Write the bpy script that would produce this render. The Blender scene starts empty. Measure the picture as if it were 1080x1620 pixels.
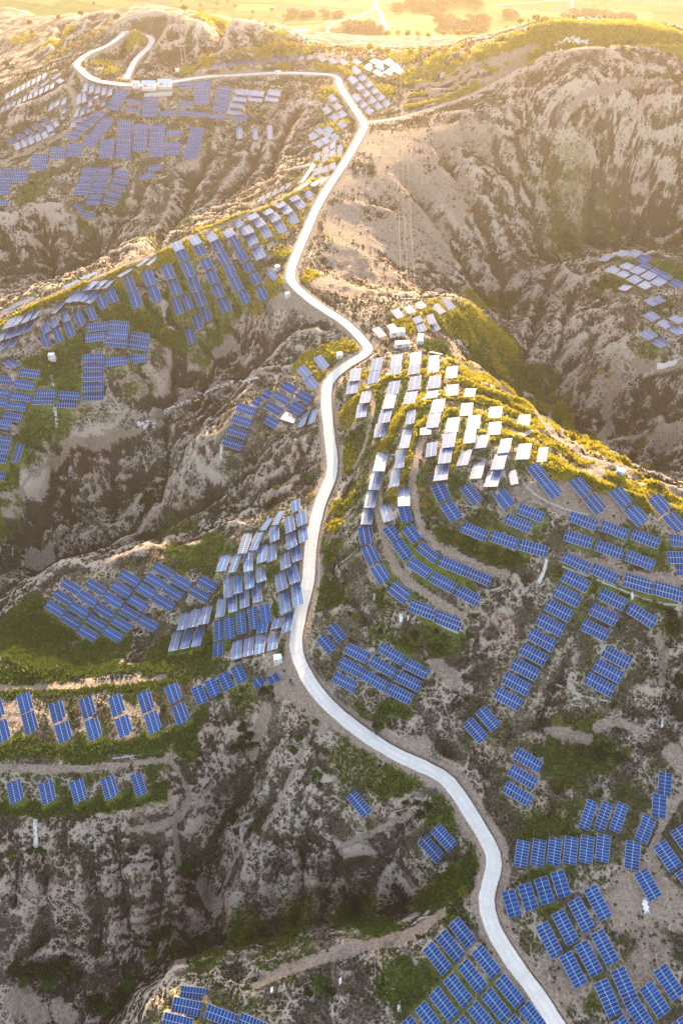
import bpy, bmesh, math, random, time
import numpy as np
from mathutils import Vector, Matrix, Quaternion

T0 = time.time()
random.seed(7)
rng = np.random.default_rng(11)
scene = bpy.context.scene
COL = scene.collection

# ------------------------------------------------------------------ camera
W0, H0 = 1080.0, 1620.0          # the photograph's own pixel frame
FPX = 1250.0
PITCH = math.radians(47.4)
CAMH = 228.0
cam_d = bpy.data.cameras.new('camera')
cam = bpy.data.objects.new('camera', cam_d)
COL.objects.link(cam)
cam.location = (0, 0, CAMH)
cam.rotation_euler = (math.radians(90) - PITCH, 0, 0)
cam_d.sensor_fit = 'VERTICAL'
cam_d.sensor_height = 36.0
cam_d.lens = 36.0 * FPX / H0
cam_d.clip_start = 1.0
cam_d.clip_end = 30000.0
scene.camera = cam

# ------------------------------------------------------------------ light
SUN_EL = math.radians(13.0)
SUN_AZ = math.radians(7.0)        # east of the +Y axis
world = bpy.data.worlds.new('World')
scene.world = world
world.use_nodes = True
wn = world.node_tree
wn.nodes.clear()
sky = wn.nodes.new('ShaderNodeTexSky')
sky.sky_type = 'NISHITA'
sky.sun_disc = False
sky.sun_elevation = SUN_EL
sky.sun_rotation = SUN_AZ
sky.altitude = 900.0
sky.air_density = 1.0
sky.dust_density = 2.6
sky.ozone_density = 1.0
bg = wn.nodes.new('ShaderNodeBackground')
HAZE = 0.00011
bg.inputs['Strength'].default_value = 0.15
wo = wn.nodes.new('ShaderNodeOutputWorld')
hs = wn.nodes.new('ShaderNodeHueSaturation')
hs.inputs['Saturation'].default_value = 0.62
wn.links.new(sky.outputs[0], hs.inputs['Color'])
wn.links.new(hs.outputs[0], bg.inputs[0])
wn.links.new(bg.outputs[0], wo.inputs[0])

sun_d = bpy.data.lights.new('sun', 'SUN')
sun_d.energy = 4.6
sun_d.angle = math.radians(0.5)
sun_d.color = (1.0, 0.68, 0.34)
sun = bpy.data.objects.new('sun', sun_d)
COL.objects.link(sun)
sdir = Vector((math.sin(SUN_AZ) * math.cos(SUN_EL), math.cos(SUN_AZ) * math.cos(SUN_EL), math.sin(SUN_EL)))
sun.rotation_euler = sdir.to_track_quat('Z', 'Y').to_euler()
sun.location = sdir * 900

scene.view_settings.view_transform = 'Standard'
scene.view_settings.look = 'None'
scene.view_settings.exposure = 2.0
scene.view_settings.gamma = 1.0
scene.view_settings.use_curve_mapping = False
scene.cycles.use_denoising = True
scene.cycles.volume_bounces = 1
scene.cycles.max_bounces = 5
scene.cycles.diffuse_bounces = 2
scene.cycles.glossy_bounces = 2
scene.cycles.transmission_bounces = 2
scene.cycles.transparent_max_bounces = 4

# ------------------------------------------------------------------ helpers
cp, sp = math.cos(PITCH), math.sin(PITCH)
FWD = np.array([0, cp, -sp]); UPV = np.array([0, sp, cp]); RGT = np.array([1.0, 0, 0])
CAM = np.array([0, 0, CAMH])

def ray(u, v):
    u = np.asarray(u, float); v = np.asarray(v, float)
    return (FWD + np.multiply.outer((u - 540) / FPX, RGT) + np.multiply.outer(-(v - 810) / FPX, UPV))

def at_z(u, v, z):
    d = ray(u, v)
    t = (np.asarray(z, float) - CAMH) / d[..., 2]
    return CAM + d * t[..., None]

def smooth(a, b, x):
    t = np.clip((x - a) / (b - a), 0, 1)
    return t * t * (3 - 2 * t)

_lat = rng.random((512, 512))
def vnoise(x, y):
    xi = np.floor(x).astype(int); yi = np.floor(y).astype(int)
    fx = x - xi; fy = y - yi
    fx = fx * fx * fx * (fx * (fx * 6 - 15) + 10); fy = fy * fy * fy * (fy * (fy * 6 - 15) + 10)
    a = _lat[xi % 512, yi % 512]; b = _lat[(xi + 1) % 512, yi % 512]
    c = _lat[xi % 512, (yi + 1) % 512]; d = _lat[(xi + 1) % 512, (yi + 1) % 512]
    return (a * (1 - fx) + b * fx) * (1 - fy) + (c * (1 - fx) + d * fx) * fy * 1.0

def fbm(x, y, wl, octs=4, gain=0.5, seed=0.0):
    s = np.zeros_like(x); amp = 1.0; tot = 0; f = 1.0 / wl
    ca, sa = 0.8, 0.6
    for k in range(octs):
        s += amp * (vnoise(x * f + seed + 17.3 * k, y * f + seed * 1.7 + 5.1 * k) * 2 - 1)
        tot += amp; amp *= gain; f *= 2.03
        x, y = ca * x - sa * y, sa * x + ca * y
    return s / tot

def ridged(x, y, wl, octs=4, seed=0.0):
    s = np.zeros_like(x); amp = 1.0; tot = 0; f = 1.0 / wl
    for k in range(octs):
        n = 1 - np.abs(vnoise(x * f + seed + 11.1 * k, y * f - seed + 3.7 * k) * 2 - 1)
        s += amp * n * n; tot += amp; amp *= 0.5; f *= 2.1
        x, y = 0.8 * x - 0.6 * y, 0.6 * x + 0.8 * y
    return s / tot

def tag(o, label=None, cat=None, group=None, kind=None):
    if label: o['label'] = label
    if cat: o['category'] = cat
    if group: o['group'] = group
    if kind: o['kind'] = kind
    return o

def mesh_from(name, verts, faces, mat=None, smooth_shade=False, mats=None, mat_idx=None):
    me = bpy.data.meshes.new(name)
    verts = np.asarray(verts, dtype=np.float32)
    if len(faces) and isinstance(faces, np.ndarray):
        nf, k = faces.shape
        me.vertices.add(len(verts)); me.vertices.foreach_set('co', verts.ravel())
        me.loops.add(nf * k); me.loops.foreach_set('vertex_index', faces.ravel().astype(np.int32))
        me.polygons.add(nf)
        me.polygons.foreach_set('loop_start', np.arange(0, nf * k, k, dtype=np.int32))
        me.update(calc_edges=True)
        me.validate()
    else:
        me.from_pydata([tuple(map(float, v)) for v in verts], [], faces)
    for m in (mats or ([mat] if mat else [])):
        me.materials.append(m)
    if mat_idx is not None:
        me.polygons.foreach_set('material_index', np.asarray(mat_idx, dtype=np.int32))
    if smooth_shade:
        me.polygons.foreach_set('use_smooth', np.ones(len(me.polygons), dtype=bool))
    return me

def link(name, me, parent=None, loc=None):
    o = bpy.data.objects.new(name, me)
    COL.objects.link(o)
    if parent: o.parent = parent
    if loc is not None: o.location = loc
    return o

def empty(name, loc):
    o = bpy.data.objects.new(name, None)
    o.empty_display_size = 0.5
    COL.objects.link(o); o.location = loc
    return o

class MB:
    """collects boxes, tubes and prisms into one mesh"""
    def __init__(s): s.v = []; s.f = []; s.m = []
    def box(s, c, size, R=None, m=0, taper=1.0):
        hx, hy, hz = [q / 2 for q in size]
        n = len(s.v)
        for z, k in ((-hz, 1.0), (hz, taper)):
            for x, y in ((-hx, -hy), (hx, -hy), (hx, hy), (-hx, hy)):
                p = Vector((x * k, y * k, z))
                if R is not None: p = R @ p
                s.v.append((p.x + c[0], p.y + c[1], p.z + c[2]))
        for q in ((0, 3, 2, 1), (4, 5, 6, 7), (0, 1, 5, 4), (1, 2, 6, 5), (2, 3, 7, 6), (3, 0, 4, 7)):
            s.f.append(tuple(n + i for i in q)); s.m.append(m)
    def tube(s, a, b, r, r2=None, seg=6, m=0):
        a = Vector(a); b = Vector(b); r2 = r if r2 is None else r2
        d = (b - a).normalized()
        x = d.orthogonal().normalized(); y = d.cross(x)
        n = len(s.v)
        for p, rr in ((a, r), (b, r2)):
            for k in range(seg):
                t = 2 * math.pi * k / seg
                q = p + x * math.cos(t) * rr + y * math.sin(t) * rr
                s.v.append(tuple(q))
        for k in range(seg):
            k2 = (k + 1) % seg
            s.f.append((n + k, n + k2, n + seg + k2, n + seg + k)); s.m.append(m)
        s.f.append(tuple(n + k for k in reversed(range(seg)))); s.m.append(m)
        s.f.append(tuple(n + seg + k for k in range(seg))); s.m.append(m)
    def mesh(s, name, *mats, smooth_shade=False):
        me = bpy.data.meshes.new(name)
        me.from_pydata(s.v, [], s.f)
        for q in mats: me.materials.append(q)
        if len(mats) > 1: me.polygons.foreach_set('material_index', np.asarray(s.m, dtype=np.int32))
        if smooth_shade: me.polygons.foreach_set('use_smooth', np.ones(len(me.polygons), dtype=bool))
        me.update()
        return me

# ------------------------------------------------------------------ materials
def new_mat(name):
    m = bpy.data.materials.new(name); m.use_nodes = True
    nt = m.node_tree
    b = nt.nodes.get('Principled BSDF')
    return m, nt, b

class NT:
    def __init__(s, nt): s.nt = nt
    def n(s, t, **kw):
        q = s.nt.nodes.new(t)
        for k, v in kw.items(): setattr(q, k, v)
        return q
    def l(s, a, b): s.nt.links.new(a, b)
    def put(s, sock, v):
        if v is None: return
        if hasattr(v, 'links') or isinstance(v, bpy.types.NodeSocket): s.l(v, sock)
        else: sock.default_value = v
    def math(s, op, a, b=None, c=None, clamp=False):
        q = s.n('ShaderNodeMath', operation=op); q.use_clamp = clamp
        s.put(q.inputs[0], a); s.put(q.inputs[1], b)
        if c is not None: s.put(q.inputs[2], c)
        return q.outputs[0]
    def mix(s, f, a, b, blend='MIX'):
        q = s.n('ShaderNodeMix', data_type='RGBA', blend_type=blend)
        q.clamp_factor = True
        s.put(q.inputs[0], f)
        s.put(q.inputs[6], a if not isinstance(a, tuple) else (*a, 1.0)); s.put(q.inputs[7], b if not isinstance(b, tuple) else (*b, 1.0))
        return q.outputs[2]
    def ramp(s, f, a, b, lo=0.0, hi=1.0):
        q = s.n('ShaderNodeMapRange', interpolation_type='SMOOTHSTEP'); q.clamp = True
        s.put(q.inputs[0], f); q.inputs[1].default_value = a; q.inputs[2].default_value = b
        q.inputs[3].default_value = lo; q.inputs[4].default_value = hi
        return q.outputs[0]
    def noise(s, vec, scale, detail=4.0, rough=0.55, dist=0.0):
        q = s.n('ShaderNodeTexNoise'); s.l(vec, q.inputs['Vector'])
        q.inputs['Scale'].default_value = scale; q.inputs['Detail'].default_value = detail
        q.inputs['Roughness'].default_value = rough; q.inputs['Distortion'].default_value = dist
        return q
    def voro(s, vec, scale, feature='F1', rnd=1.0):
        q = s.n('ShaderNodeTexVoronoi', feature=feature); s.l(vec, q.inputs['Vector'])
        q.inputs['Scale'].default_value = scale
        if 'Randomness' in q.inputs: q.inputs['Randomness'].default_value = rnd
        return q
    def attr(s, name):
        q = s.n('ShaderNodeAttribute'); q.attribute_name = name
        return q
    def pos(s):
        return s.n('ShaderNodeNewGeometry').outputs['Position']

def simple(name, col, rough=0.6, metal=0.0, var=0.12, scale=3.0, spec=0.5, bump=0.0):
    m, nt, b = new_mat(name); g = NT(nt)
    tc = g.n('ShaderNodeTexCoord').outputs['Object']
    nz = g.noise(tc, scale, 5.0)
    lo = tuple(c * (1 - var) for c in col); hi = tuple(min(1, c * (1 + var)) for c in col)
    g.l(g.mix(g.ramp(nz.outputs[0], 0.3, 0.7), lo, hi), b.inputs['Base Color'])
    b.inputs['Roughness'].default_value = rough; b.inputs['Metallic'].default_value = metal
    b.inputs['Specular IOR Level'].default_value = spec
    if bump:
        bp = g.n('ShaderNodeBump'); bp.inputs['Strength'].default_value = bump; bp.inputs['Distance'].default_value = 0.05
        g.l(nz.outputs[0], bp.inputs['Height']); g.l(bp.outputs[0], b.inputs['Normal'])
    return m
# ------------------------------------------------------------------ table survey
# every entry: (cluster, phrase, look, n, first centre, last centre, long side, cross side[, long side at the end, cross side at the end])
# measured on the photograph; unprojected onto the ground below.  look: b blue, p pale (tilted to the bright sky), m in between, 3 three-strip blue
TB = []
def R(ph, look, n, c0, c1, L, W, L1=None, W1=None):
    TB.append((ph, look, n, c0, c1, L, W, L1 or L, W1 or W))
def S(ph, look, *items):
    TB.append((ph, look, items))
# field by the lower road
R('the row nearest the lower road, west side', 'b', 3, (732.8,1477.5), (691.3,1516.3), (31.8,40), (-16,15.6))
R('the second row of the bottom field beside the road', 'b', 6, (769,1521.5), (657,1634), (33,41), (-16,15.6))
R('the third row of the bottom field beside the road', 'b', 4, (806,1568), (741,1633), (33.8,40), (-16,16))
R('the bottom edge row right beside the road', 'b', 2, (844,1611), (822,1632), (33,41), (-16,16))
S('the small group on the bottom left ledge', 'b', (307.5,1571,43,3.5,-3.5,19), (296,1593,45.5,7,-6,24), (281,1618,45,11,-6,24), (350.5,1608,48.5,16,-8,22), (401,1622,45,17,-9,22))
R('the upper row right of the lower road', 'b', 4, (945,1428.5), (868,1486.5), (25.5,49.5), (-19.5,10.5))
R('the middle row right of the lower road', 'b', 3, (956,1499), (905.8,1534), (26,50), (-20,11.2))
R('the lower pair right of the lower road', 'b', 2, (987.7,1560), (960.8,1579), (24,55), (-22,10))
R('the bottom right corner row', 'b', 4, (1057,1554), (991,1636), (31,46), (-20.5,14.5))
S('the very bottom right corner', 'b', (1085,1637,31,46,-20.5,14.5))
R('the row of six right of the road', 'b', 6, (825,1351), (953,1341.7), (-12.9,39.5), (20.5,1), (-11,40.5), (21.6,0.6))
R('the row of three above the row of six', 'b', 3, (929.7,1289), (978,1293), (-25.7,37), (17,3.4))
S('the winding chain at the right edge', 'b', (1051,1240,-7.5,34,21,0.8), (1042,1275,-8,34.3,22,0.4), (1020,1311.5,-24.5,33,21,5.4), (999.8,1353,-9.6,42,23.5,1.4))
R('the row of four below the row of six', 'b', 4, (808.5,1429), (886.5,1398.5), (11,41), (-20.5,7.2))
S('the slanted group at the right edge', 'b', (1082,1330,28,39,-20,12), (1055,1354,29,39.5,-20.3,12), (1024,1399.5,24,43.5,-20.5,12), (1090,1395,28,39,-20,12))
S('the bare spur left of the lower road, standing alone', 'b', (567.5,1272,28.5,31.5,-15,12))
R('the pair beside the shady hollow', 'b', 2, (701.8,1325), (681.8,1343), (30,30), (-15.2,13.6))
R('the pair above the road bend on bare ground', 'b', 2, (771.5,1136.7), (751.5,1155.5), (25.3,30.5), (-14.5,14))
R('the stack of three above the road corner', 'b', 3, (834,1202), (818.5,1256), (41,22.6), (-9.3,17.4))
R('the stack of three above the pale scarp', 'b', 3, (974.5,1039.5), (948,1083), (42.5,20.8), (-10.4,18.2))
R('the long column of nine down the right slope', 'b', 9, (910,919), (803,1105), (39.5,19.4), (-10,18))
R('the short column right of the long column', 'b', 3, (968,947.7), (940.5,996.7), (40.6,18), (-10.2,17.6))
S('the end of the pale ditch on the right slope', 'b', (1014.5,973.5,40.7,26,-10.3,16.4))
R('the lowest terrace of the right hill', 'b', 2, (911,890), (956,907.7), (41.2,18), (-9,15.6))
R('the overlapped right end of the lowest terrace', '3', 2, (1008.7,923), (1056,935.5), (45,13), (-6.4,21.4))
R('the second lowest terrace row of the right hill', 'b', 3, (914,853), (1012,886.5), (43.4,12), (-6.6,16.6), (43.8,15.4), (-7,16.6))
R('the third lowest terrace row of the right hill', 'b', 3, (921.5,824), (1020,852.5), (42.6,14.6), (-7.4,15.4))
S('the cut off group at the right edge', 'b', (1080,857,40,6,-2,18), (1076,882,42,-1,2,19), (1084,903,30,2,0,17))
S('the doubled rows just below the golden ridge', '3', (850.7,748,21,25.5,-18,10.6), (871.5,773,20.5,25,-19,10.4), (918,770,21,24,-19,10.4), (941,797.5,20.5,25,-19.4,11), (982.5,786.5,22,25,-19.4,11), (1006,815,22,25,-20,11), (1043,797.7,22,25.6,-21,9.6), (1067,826,22,25,-20,11))
S('the stepped singles on the upper right hill', 'b', (697,778.5,11,26,-21.4,8), (713.5,808.5,17,25,-19,10), (745,781.5,20.5,27.6,-15.4,10.6), (796,788.5,19.6,25,-19.6,9.6))
R('the pair in the middle of the right hill', 'b', 2, (839,811.5), (819,827.5), (40,14.4), (-8,15.6))
R('the row above the green hedge of the right hill', 'b', 3, (750,841), (842.5,867), (39,14.6), (-8.5,16), (45,11.6), (-5,17.4))
S('the outermost curved terrace of the right hill', '3', (578.7,847,5,27.5,-22,6), (586.7,877.5,12,27,-20.4,8.4), (602,908,15.6,24.6,-19,11.2), (632,937,27,21.4,-17,15.4), (667.7,964.5,40.4,15.4,-8,18.6), (709,982.5,40,16,-8.4,19.4))
S('the straight upper part of the outermost terrace', 'm', (602,730,-7.8,30,18,0), (594,760,-7.8,28.6,17,0), (586.5,788.7,-7,28,17,-1), (580.7,816.7,-3.6,25,17,-0.6))
S('the upper part of the second curved terrace', 'm', (641.7,693.7,-7.8,30,15,-1.6), (633,725.5,-7,29.4,15,-3.2), (625,756,-7,27.6,15,-3.2), (611.5,811,5,26,-16.6,5.4))
S('the second curved terrace of the right hill', 'b', (620.7,845,16,25.4,-14.4,11.6), (637,870.5,16,25.4,-14.4,11.6), (662.7,898,31,21.6,-11.2,14.6), (699.7,921,36.6,18.6,-9.8,16), (738.5,942,37,19.2,-10,16.4))
S('the third curved terrace of the right hill', 'b', (638.5,785.7,0,29,18,-1), (641,814,5,24.6,-17,5), (651.5,844.7,14.4,24,-14,11.6), (676.5,874,28.6,23,-10.6,13.6), (715,894.7,40,15.6,-7.4,16), (755,911.5,40.6,17.4,-6.4,15.6))
# pale tables on the crown of the right hill
S('the pale first column of the crown', 'p', (561.7,592.5,-5,20,16.4,-2.2), (557,613,-4,19,17,-3))
S('the pale second column of the crown', 'p', (595.5,576,-4.4,20,17,-3.4), (591,596.5,-4.4,19.6,16.8,-4))
S('the pale third column of the crown', 'p', (627,570,-5,19.4,16.8,-2.6), (625,586,-4,14,16.8,-2.8))
S('the pale fourth column of the crown', 'p', (657,566.7,-3,19.4,17.4,-2.2), (654.5,584,-3,15.6,17.4,-3.2))
S('the pale fifth column of the crown', 'p', (686,567,-2,10,15.6,-2), (685.7,580,-3.4,19,17,-2.6))
S('the pale right end of the crown', 'p', (714,588.7,-3,19,18,-2.2), (743,621,-4,13,16.6,0))
S('the pale second row of the crown', 'p', (622,613.7,-5.4,22,18,-3), (655.7,605.7,-5,22,18,-3), (686.7,604,-4.4,20.6,19,-3), (715,617,-3,18,18.6,-2), (683,624,-4,12,19,-3))
S('the pale left column on the second bank', 'p', (578,628,-5,19,16.4,-2.4), (572,649.5,-4.4,21.4,16.4,-2.8))
S('the pale long column on the second bank', 'p', (616,634.5,-7,23,17.6,-1.4), (609,658,-6.4,21.4,18.4,-2.8), (602.5,680,-5.4,22.4,19.6,-3))
S('the pale column beside the bent slab', 'p', (649,629,-6,19,18.4,-2.6), (649,660,-4.4,21.6,13.8,-3))
S('the pale pair on the inner bank', 'p', (692,642,-6,21.6,20,-2.8), (685.5,665,-6.4,23,19.2,-2.6), (672.7,682,-1,11,17,-1.6))
S('the pale column of four on the inner bank', 'p', (715.5,672,-6,23.4,19.6,-2.4), (710,696,-5.6,23.4,20,-3), (704,720.5,-6,24.4,20,-3.2), (698,747,-5.4,25.4,21.4,-3))
S('the pale centre of the crown', 'p', (682,710.7,-4.6,22.6,16.4,-3.8), (737.5,647.5,-4,20,19,-2.2), (749,667.7,-4.6,22,20,-2), (743,690,-4.4,22,18,-2.4), (761,698,-9,21.4,21,-3), (734,723.7,-9.6,24.6,17.6,-2.2), (754.7,744,-8.4,26,18.4,-1.6))
S('the pale right column of the crown', 'p', (783,652.5,-4,18,20,-1), (781.7,677.5,-3.4,20.4,19.6,-1.8), (798,705,-8.4,23,18.4,-2.6), (789,730,-9,25,20.4,-2.2), (779,757,-10,25.6,22,-1.6), (811,755,3,22,12,-3))
S('the singles beside the golden terrace strips', 'p', (828,665,-4,17.8,19,-1), (828,714,-7.2,25,21,-1.4), (857.5,719,-5.4,23.6,15.6,-2))
# knoll with the white cabins
S('the knoll with the white cabins, left side', 'm', (599.5,525.5,11.4,14.6,-12,4.4), (622,520,11.6,14,-11.4,4))
S('the row along the far edge of the cabin knoll', 'm', (628.7,495.7,10.6,13,-12,4.4), (647.5,489.5,9,10,-12,4), (665,482.5,8.4,9,-11.6,5), (693.5,488.5,13,13.4,-10,4.6), (709,481,11.4,15.4,-11,5))
S('the two stacks behind the small cabin', 'm', (660.5,505.7,4.6,9,-12.6,4.8), (665.5,517.5,5.4,13.6,-13,4.4), (681,505,5,14.6,-12.4,4), (687.5,518,5,10.6,-12,5))
# spur west of the road
S('the spur tip left of the road junction', 'm', (508,572.5,12,20,-11.2,7.2), (481,588,11.4,16.6,-11.4,9.4), (492.5,605.5,11.4,17,-11.6,9.6))
R('the stack of four at the spur edge', 'b', 4, (389.7,647.7), (368.5,701.7), (29.4,10.6), (-5.2,13.4))
S('the staggered group on the spur left of road', 'b', (407,635,12,6,-8,13), (421.7,624,12,6,-8,12), (445,630,22.6,14,-8,11.4), (433,646,22.6,15,-9,11.4), (431,668,23,12.4,-8.2,11.8), (456.5,613,20,11.6,-9.6,11.4), (482,628,21,10.8,-9.2,12.2), (469.3,645.5,19.4,10.2,-10.2,12.4))
S('the lower edge of the spur group', 'm', (458,660,20.6,7,-8.6,12.8))
S('the upright pair beside the road wall', 'p', (479.5,664,-11,22,10,-4), (495,658,-9,24,10.6,-5))
# left ridge
S('the first column of the left ridge slope', 'b', (205.5,449,8,23.4,-14.4,6), (214.5,473.5,6.4,25,-15.6,6.4))
S('the second column of the left ridge slope', 'b', (235.7,439,8,23,-15,6.4), (245,464.5,8,23.4,-14.4,6.6))
S('the curved row at the nose of the left ridge', 'b', (177,468,8,19.4,-14,6.4), (162,478,7.4,18,-12.4,5), (145,495,7.4,22,-11,6), (125.7,503.7,6.6,20.6,-12.4,6.4), (110,521,7.6,23,-11.6,6.6), (91.7,530,7.8,22,-11.4,5.2), (72.5,537.5,6.4,19.6,-11,5))
S('the paler back row at the nose of the left ridge', 'm', (102.7,499.5,5.6,17,-10.4,6), (85,508.7,5,16,-10,7), (72,517.5,4,16.6,-11.6,6))
R('the left double stack below the nose', 'b', 2, (153.7,516.7), (151.5,533.5), (31.8,-4), (0.6,13))
R('the triple stack below the nose', 'b', 3, (188,514), (184.7,543), (31.8,3.4), (-1.6,12.8))
R('the right double stack below the nose', 'b', 2, (221.5,532.5), (218.7,546.7), (32.2,6.2), (-2.4,13))
R('the two singles at the cliff edge', 'b', 2, (217,567), (182.5,571.5), (32.2,-2.8), (0.4,13.4))
R('the column of five above the left cliff', 'b', 5, (148,566), (147.5,627.5), (33,-0.4), (-0.6,13.2))
S('the stepped row at the cliff lip', 'b', (110,625.5,34,3.4,-1.4,12), (104.5,638.5,34.4,1.8,-0.8,13.2), (73,622,33,1,-0.6,12.4), (68,633.5,34,1.4,-0.8,13.2))
S('the stacked block at the left edge', 'b', (47,590.5,31,5.8,-2.6,13), (39.5,608.7,31,6.6,-2.4,13.2), (9,601.7,30,4.6,-2.4,13), (32.5,627.5,31.4,6,-2,13), (24.5,642.7,32,6,-2.4,13), (19,660,30,4.8,-3.4,13.6), (2,671,30,5,-3.4,13), (0,621,30,5,-2.6,13), (-5,636,30,5,-2.6,13))
S('the lower stack at the left edge', 'b', (2,696,32,4.4,-3,13.6), (-1,710.5,32,4.4,-3,13.6), (-5,725,32,4.4,-3,13.6), (-7,752,30,5,-3,13))
S('the slope below the left edge stack, upright', 'b', (29,716.5,-9.4,29,12.2,0.8))
S('the third column of the left ridge slope', 'b', (266.5,430,8,22,-15.6,6), (277,455,8,24,-15,6.6), (281,484,8,25,-12.4,5.4), (297,478,7.6,23,-11.8,5))
S('the fourth column of the left ridge slope', 'b', (288.7,404,7,16,-14.8,6.4), (297.5,427,8,22,-15,6), (307.3,449.5,7,22.6,-15.6,5), (317,473,7.8,22.4,-15.6,5.4), (326.3,496.7,5.2,21.6,-12.6,5), (312.6,509.5,5,22.6,-12.4,6), (301.6,531.3,4.2,24,-12.2,6.2))
S('the fifth column of the left ridge slope', 'b', (316.7,395.7,8,15.6,-15,6.4), (327,417,7.4,16,-15,6), (335.7,438,7,19,-15,5.4), (345.5,460,8.4,19,-15,6), (355.5,482.5,8,20.4,-15.6,6))
S('the sixth column of the left ridge slope', 'b', (343.7,389.5,8,16.4,-12.8,5.4), (353.7,408,8.6,18,-13.6,5.6), (364,428.7,7.6,19.4,-14.8,5), (374,449.7,8,19.4,-14.8,5.4), (386.7,470,8.2,18.8,-12.4,6))
S('the seventh column of the left ridge slope', 'b', (370.5,381,7.4,14,-11.8,6.2), (377.5,395,6,12,-11.8,6), (384.2,406,4.6,12.6,-11.4,5.4), (393,423,5,13,-12.4,5), (404.5,441,7.8,17.4,-11.4,5.8), (415,465,8,19.8,-12,6.4))
S('the eighth column of the left ridge slope', 'm', (398,378.5,6.4,16,-14.8,6.4), (409,400,7.2,18,-15.4,5.6))
S('the last short columns of the left ridge', 'm', (420,366.7,9.4,17,-12.4,5.8), (443.5,358.7,8.4,16.4,-13.4,6.2), (463,345.7,8,15.6,-13,6))
S('the white box by the road bend', 'm', (431,434.5,9.2,14.4,-7.4,7.2))
S('the pale heads of the left ridge columns', 'p', (281,389,6.4,13,-14.6,5.8), (308.7,380,7.4,12,-14,6), (335,375,7.4,10.4,-12.8,7), (362,368,8,10,-13.8,7), (377.5,354,7,7.4,-9,8.4), (390,364,7,11.6,-16.6,6.4), (400.5,342.5,6,6.4,-14.4,6.6), (410,352,8,11,-13.4,6.4), (424,335,6.4,6.4,-13.6,5.8), (433.7,343.7,7.6,10.4,-14,7.2), (443.7,323.7,6.4,6.4,-13.8,6.2), (453,332,7,9.6,-13.4,6), (466,313.7,6,6.2,-13.4,6.2), (474.5,323,9,10.4,-12.2,6.4), (487.5,307,8.4,7.6,-9,7.2))
S('the pale far side of the left ridge', 'p', (15,511,-12,17,13,-4.4), (28,507,-12,17,13,-4.4), (43,502,-12,17,12,-4.4), (56,497,-12,17,11,-4.4), (3,532,-10,16,12,-4), (18,527,-10,16,12,-4), (32,522,-11,17,12,-4), (47,516,-11,17,11,-4.4), (7,545,-10,17,11,-4), (22,540,-10,17,11,-4))
S('the slanted rows behind the left ridge crest', 'p', (143.7,452,-16,14,12,-1.4), (157,450.6,-16,14,13,-1.6), (169.5,449,-16,14,13,-1.8), (115,470,-17,16,10,0.6), (126,468.4,-18,16,11,0.8), (137,468,-18,17,11,1), (148,470,-19,18,10,1.6), (92,487,-17,17,9,-1))
S('the edge-on rows behind the left ridge crest', 'p', (12,490,20,-10,4,2), (30,480,20,-10,4,2), (45,474,18,-8,4,2), (114,449,24,-11,6,2), (140,436,25,-9,5,2), (199,431,22,-13,5,2), (226,415,18,-12,5,1.4), (241,413,15,-13,5,1))
S('the left edge of the ridge back, standing alone', 'p', (18.5,575,-7,16,6,-9))
# road-side block west of the middle road
S('the roadside block column nearest the road', 'm', (476.5,820,1.2,21.6,14.8,-7.2), (479.5,846,0.6,21,14.6,-7.4), (469,875.5,0.8,23.4,15.2,-7.2), (464,907.5,2,29,15.6,-7.6), (470,941,0.4,34,16.6,-7.6))
S('the roadside block second column', 'm', (467.5,800,0.4,18,14,-6.6), (458,829,1,25,14.6,-7.2), (460.5,855,1.6,23,15,-8), (451,886.5,0.4,24.6,14.8,-6.8), (445,919.5,1.2,27.6,15.8,-7.6), (450,953,1,32.4,15.8,-8.2))
S('the roadside block third column', 'm', (440,819,-13,22,10,-1), (434,844,-1.4,23.6,14.4,-6), (430,874.5,-4,26.4,14,-7), (412.5,906,-0.4,28,14.4,-5.8), (407,937.5,-0.6,29,14.6,-5))
S('the roadside block upper left part', 'm', (421.5,829,-14,19,10,-1), (406,856,-14,28,12.4,-1), (388,859,-11,32,14.4,-1), (415,875.5,-4.8,27.6,14.4,-4.6), (393.5,886.5,-3.8,34,14,-3), (372.5,890,-12.4,30,12.4,-2), (354,890,-12.4,27,15,-2.4))
S('the roadside block middle left part', 'm', (394.5,916,0,29,14,-4.6), (376,924,-0.8,29,13.8,-4.2), (361,928.5,-1,32,13.8,-3), (387,946.5,-1,28.4,14.4,-4.6), (368.5,954,-1,27.6,13.8,-4.2), (350,961,-6.6,29.4,14.2,-3.2))
S('the roadside block row of five', 'b', (346.5,996.5,-2.4,31.4,16,-4.6), (363,993,0,34.2,14.6,-3.8), (381.5,985,0.4,34.4,14.6,-4.2), (401,977.5,1.2,33.6,15,-4), (420,971,1.4,29.6,16.4,-5.4))
S('the roadside block bottom row', 'p', (375,1027.5,-4.8,29.6,15.6,-4.6), (393.5,1022.5,-5,30,15.6,-4.6), (411.5,1018.5,-4.8,31,15.4,-4), (432.5,1010.5,-6.6,34.4,15.4,-4.6), (455,984.5,-8.4,30,15.6,-6.4))
S('the roadside block three low bottom pieces', 'b', (345,1027,-3.6,24,15.4,-4.4), (438.5,986,-6,16,17,-5), (415,994,-5,14,16,-4.6))
R('the upper trio left of the roadside block', 'm', 3, (291.5,982), (325.5,973), (-8.6,28), (15.4,-2.6))
R('the lower trio left of the roadside block', 'p', 3, (277.5,1013.5), (314,1006.5), (-10.2,31.4), (14.2,-2.8))
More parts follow.
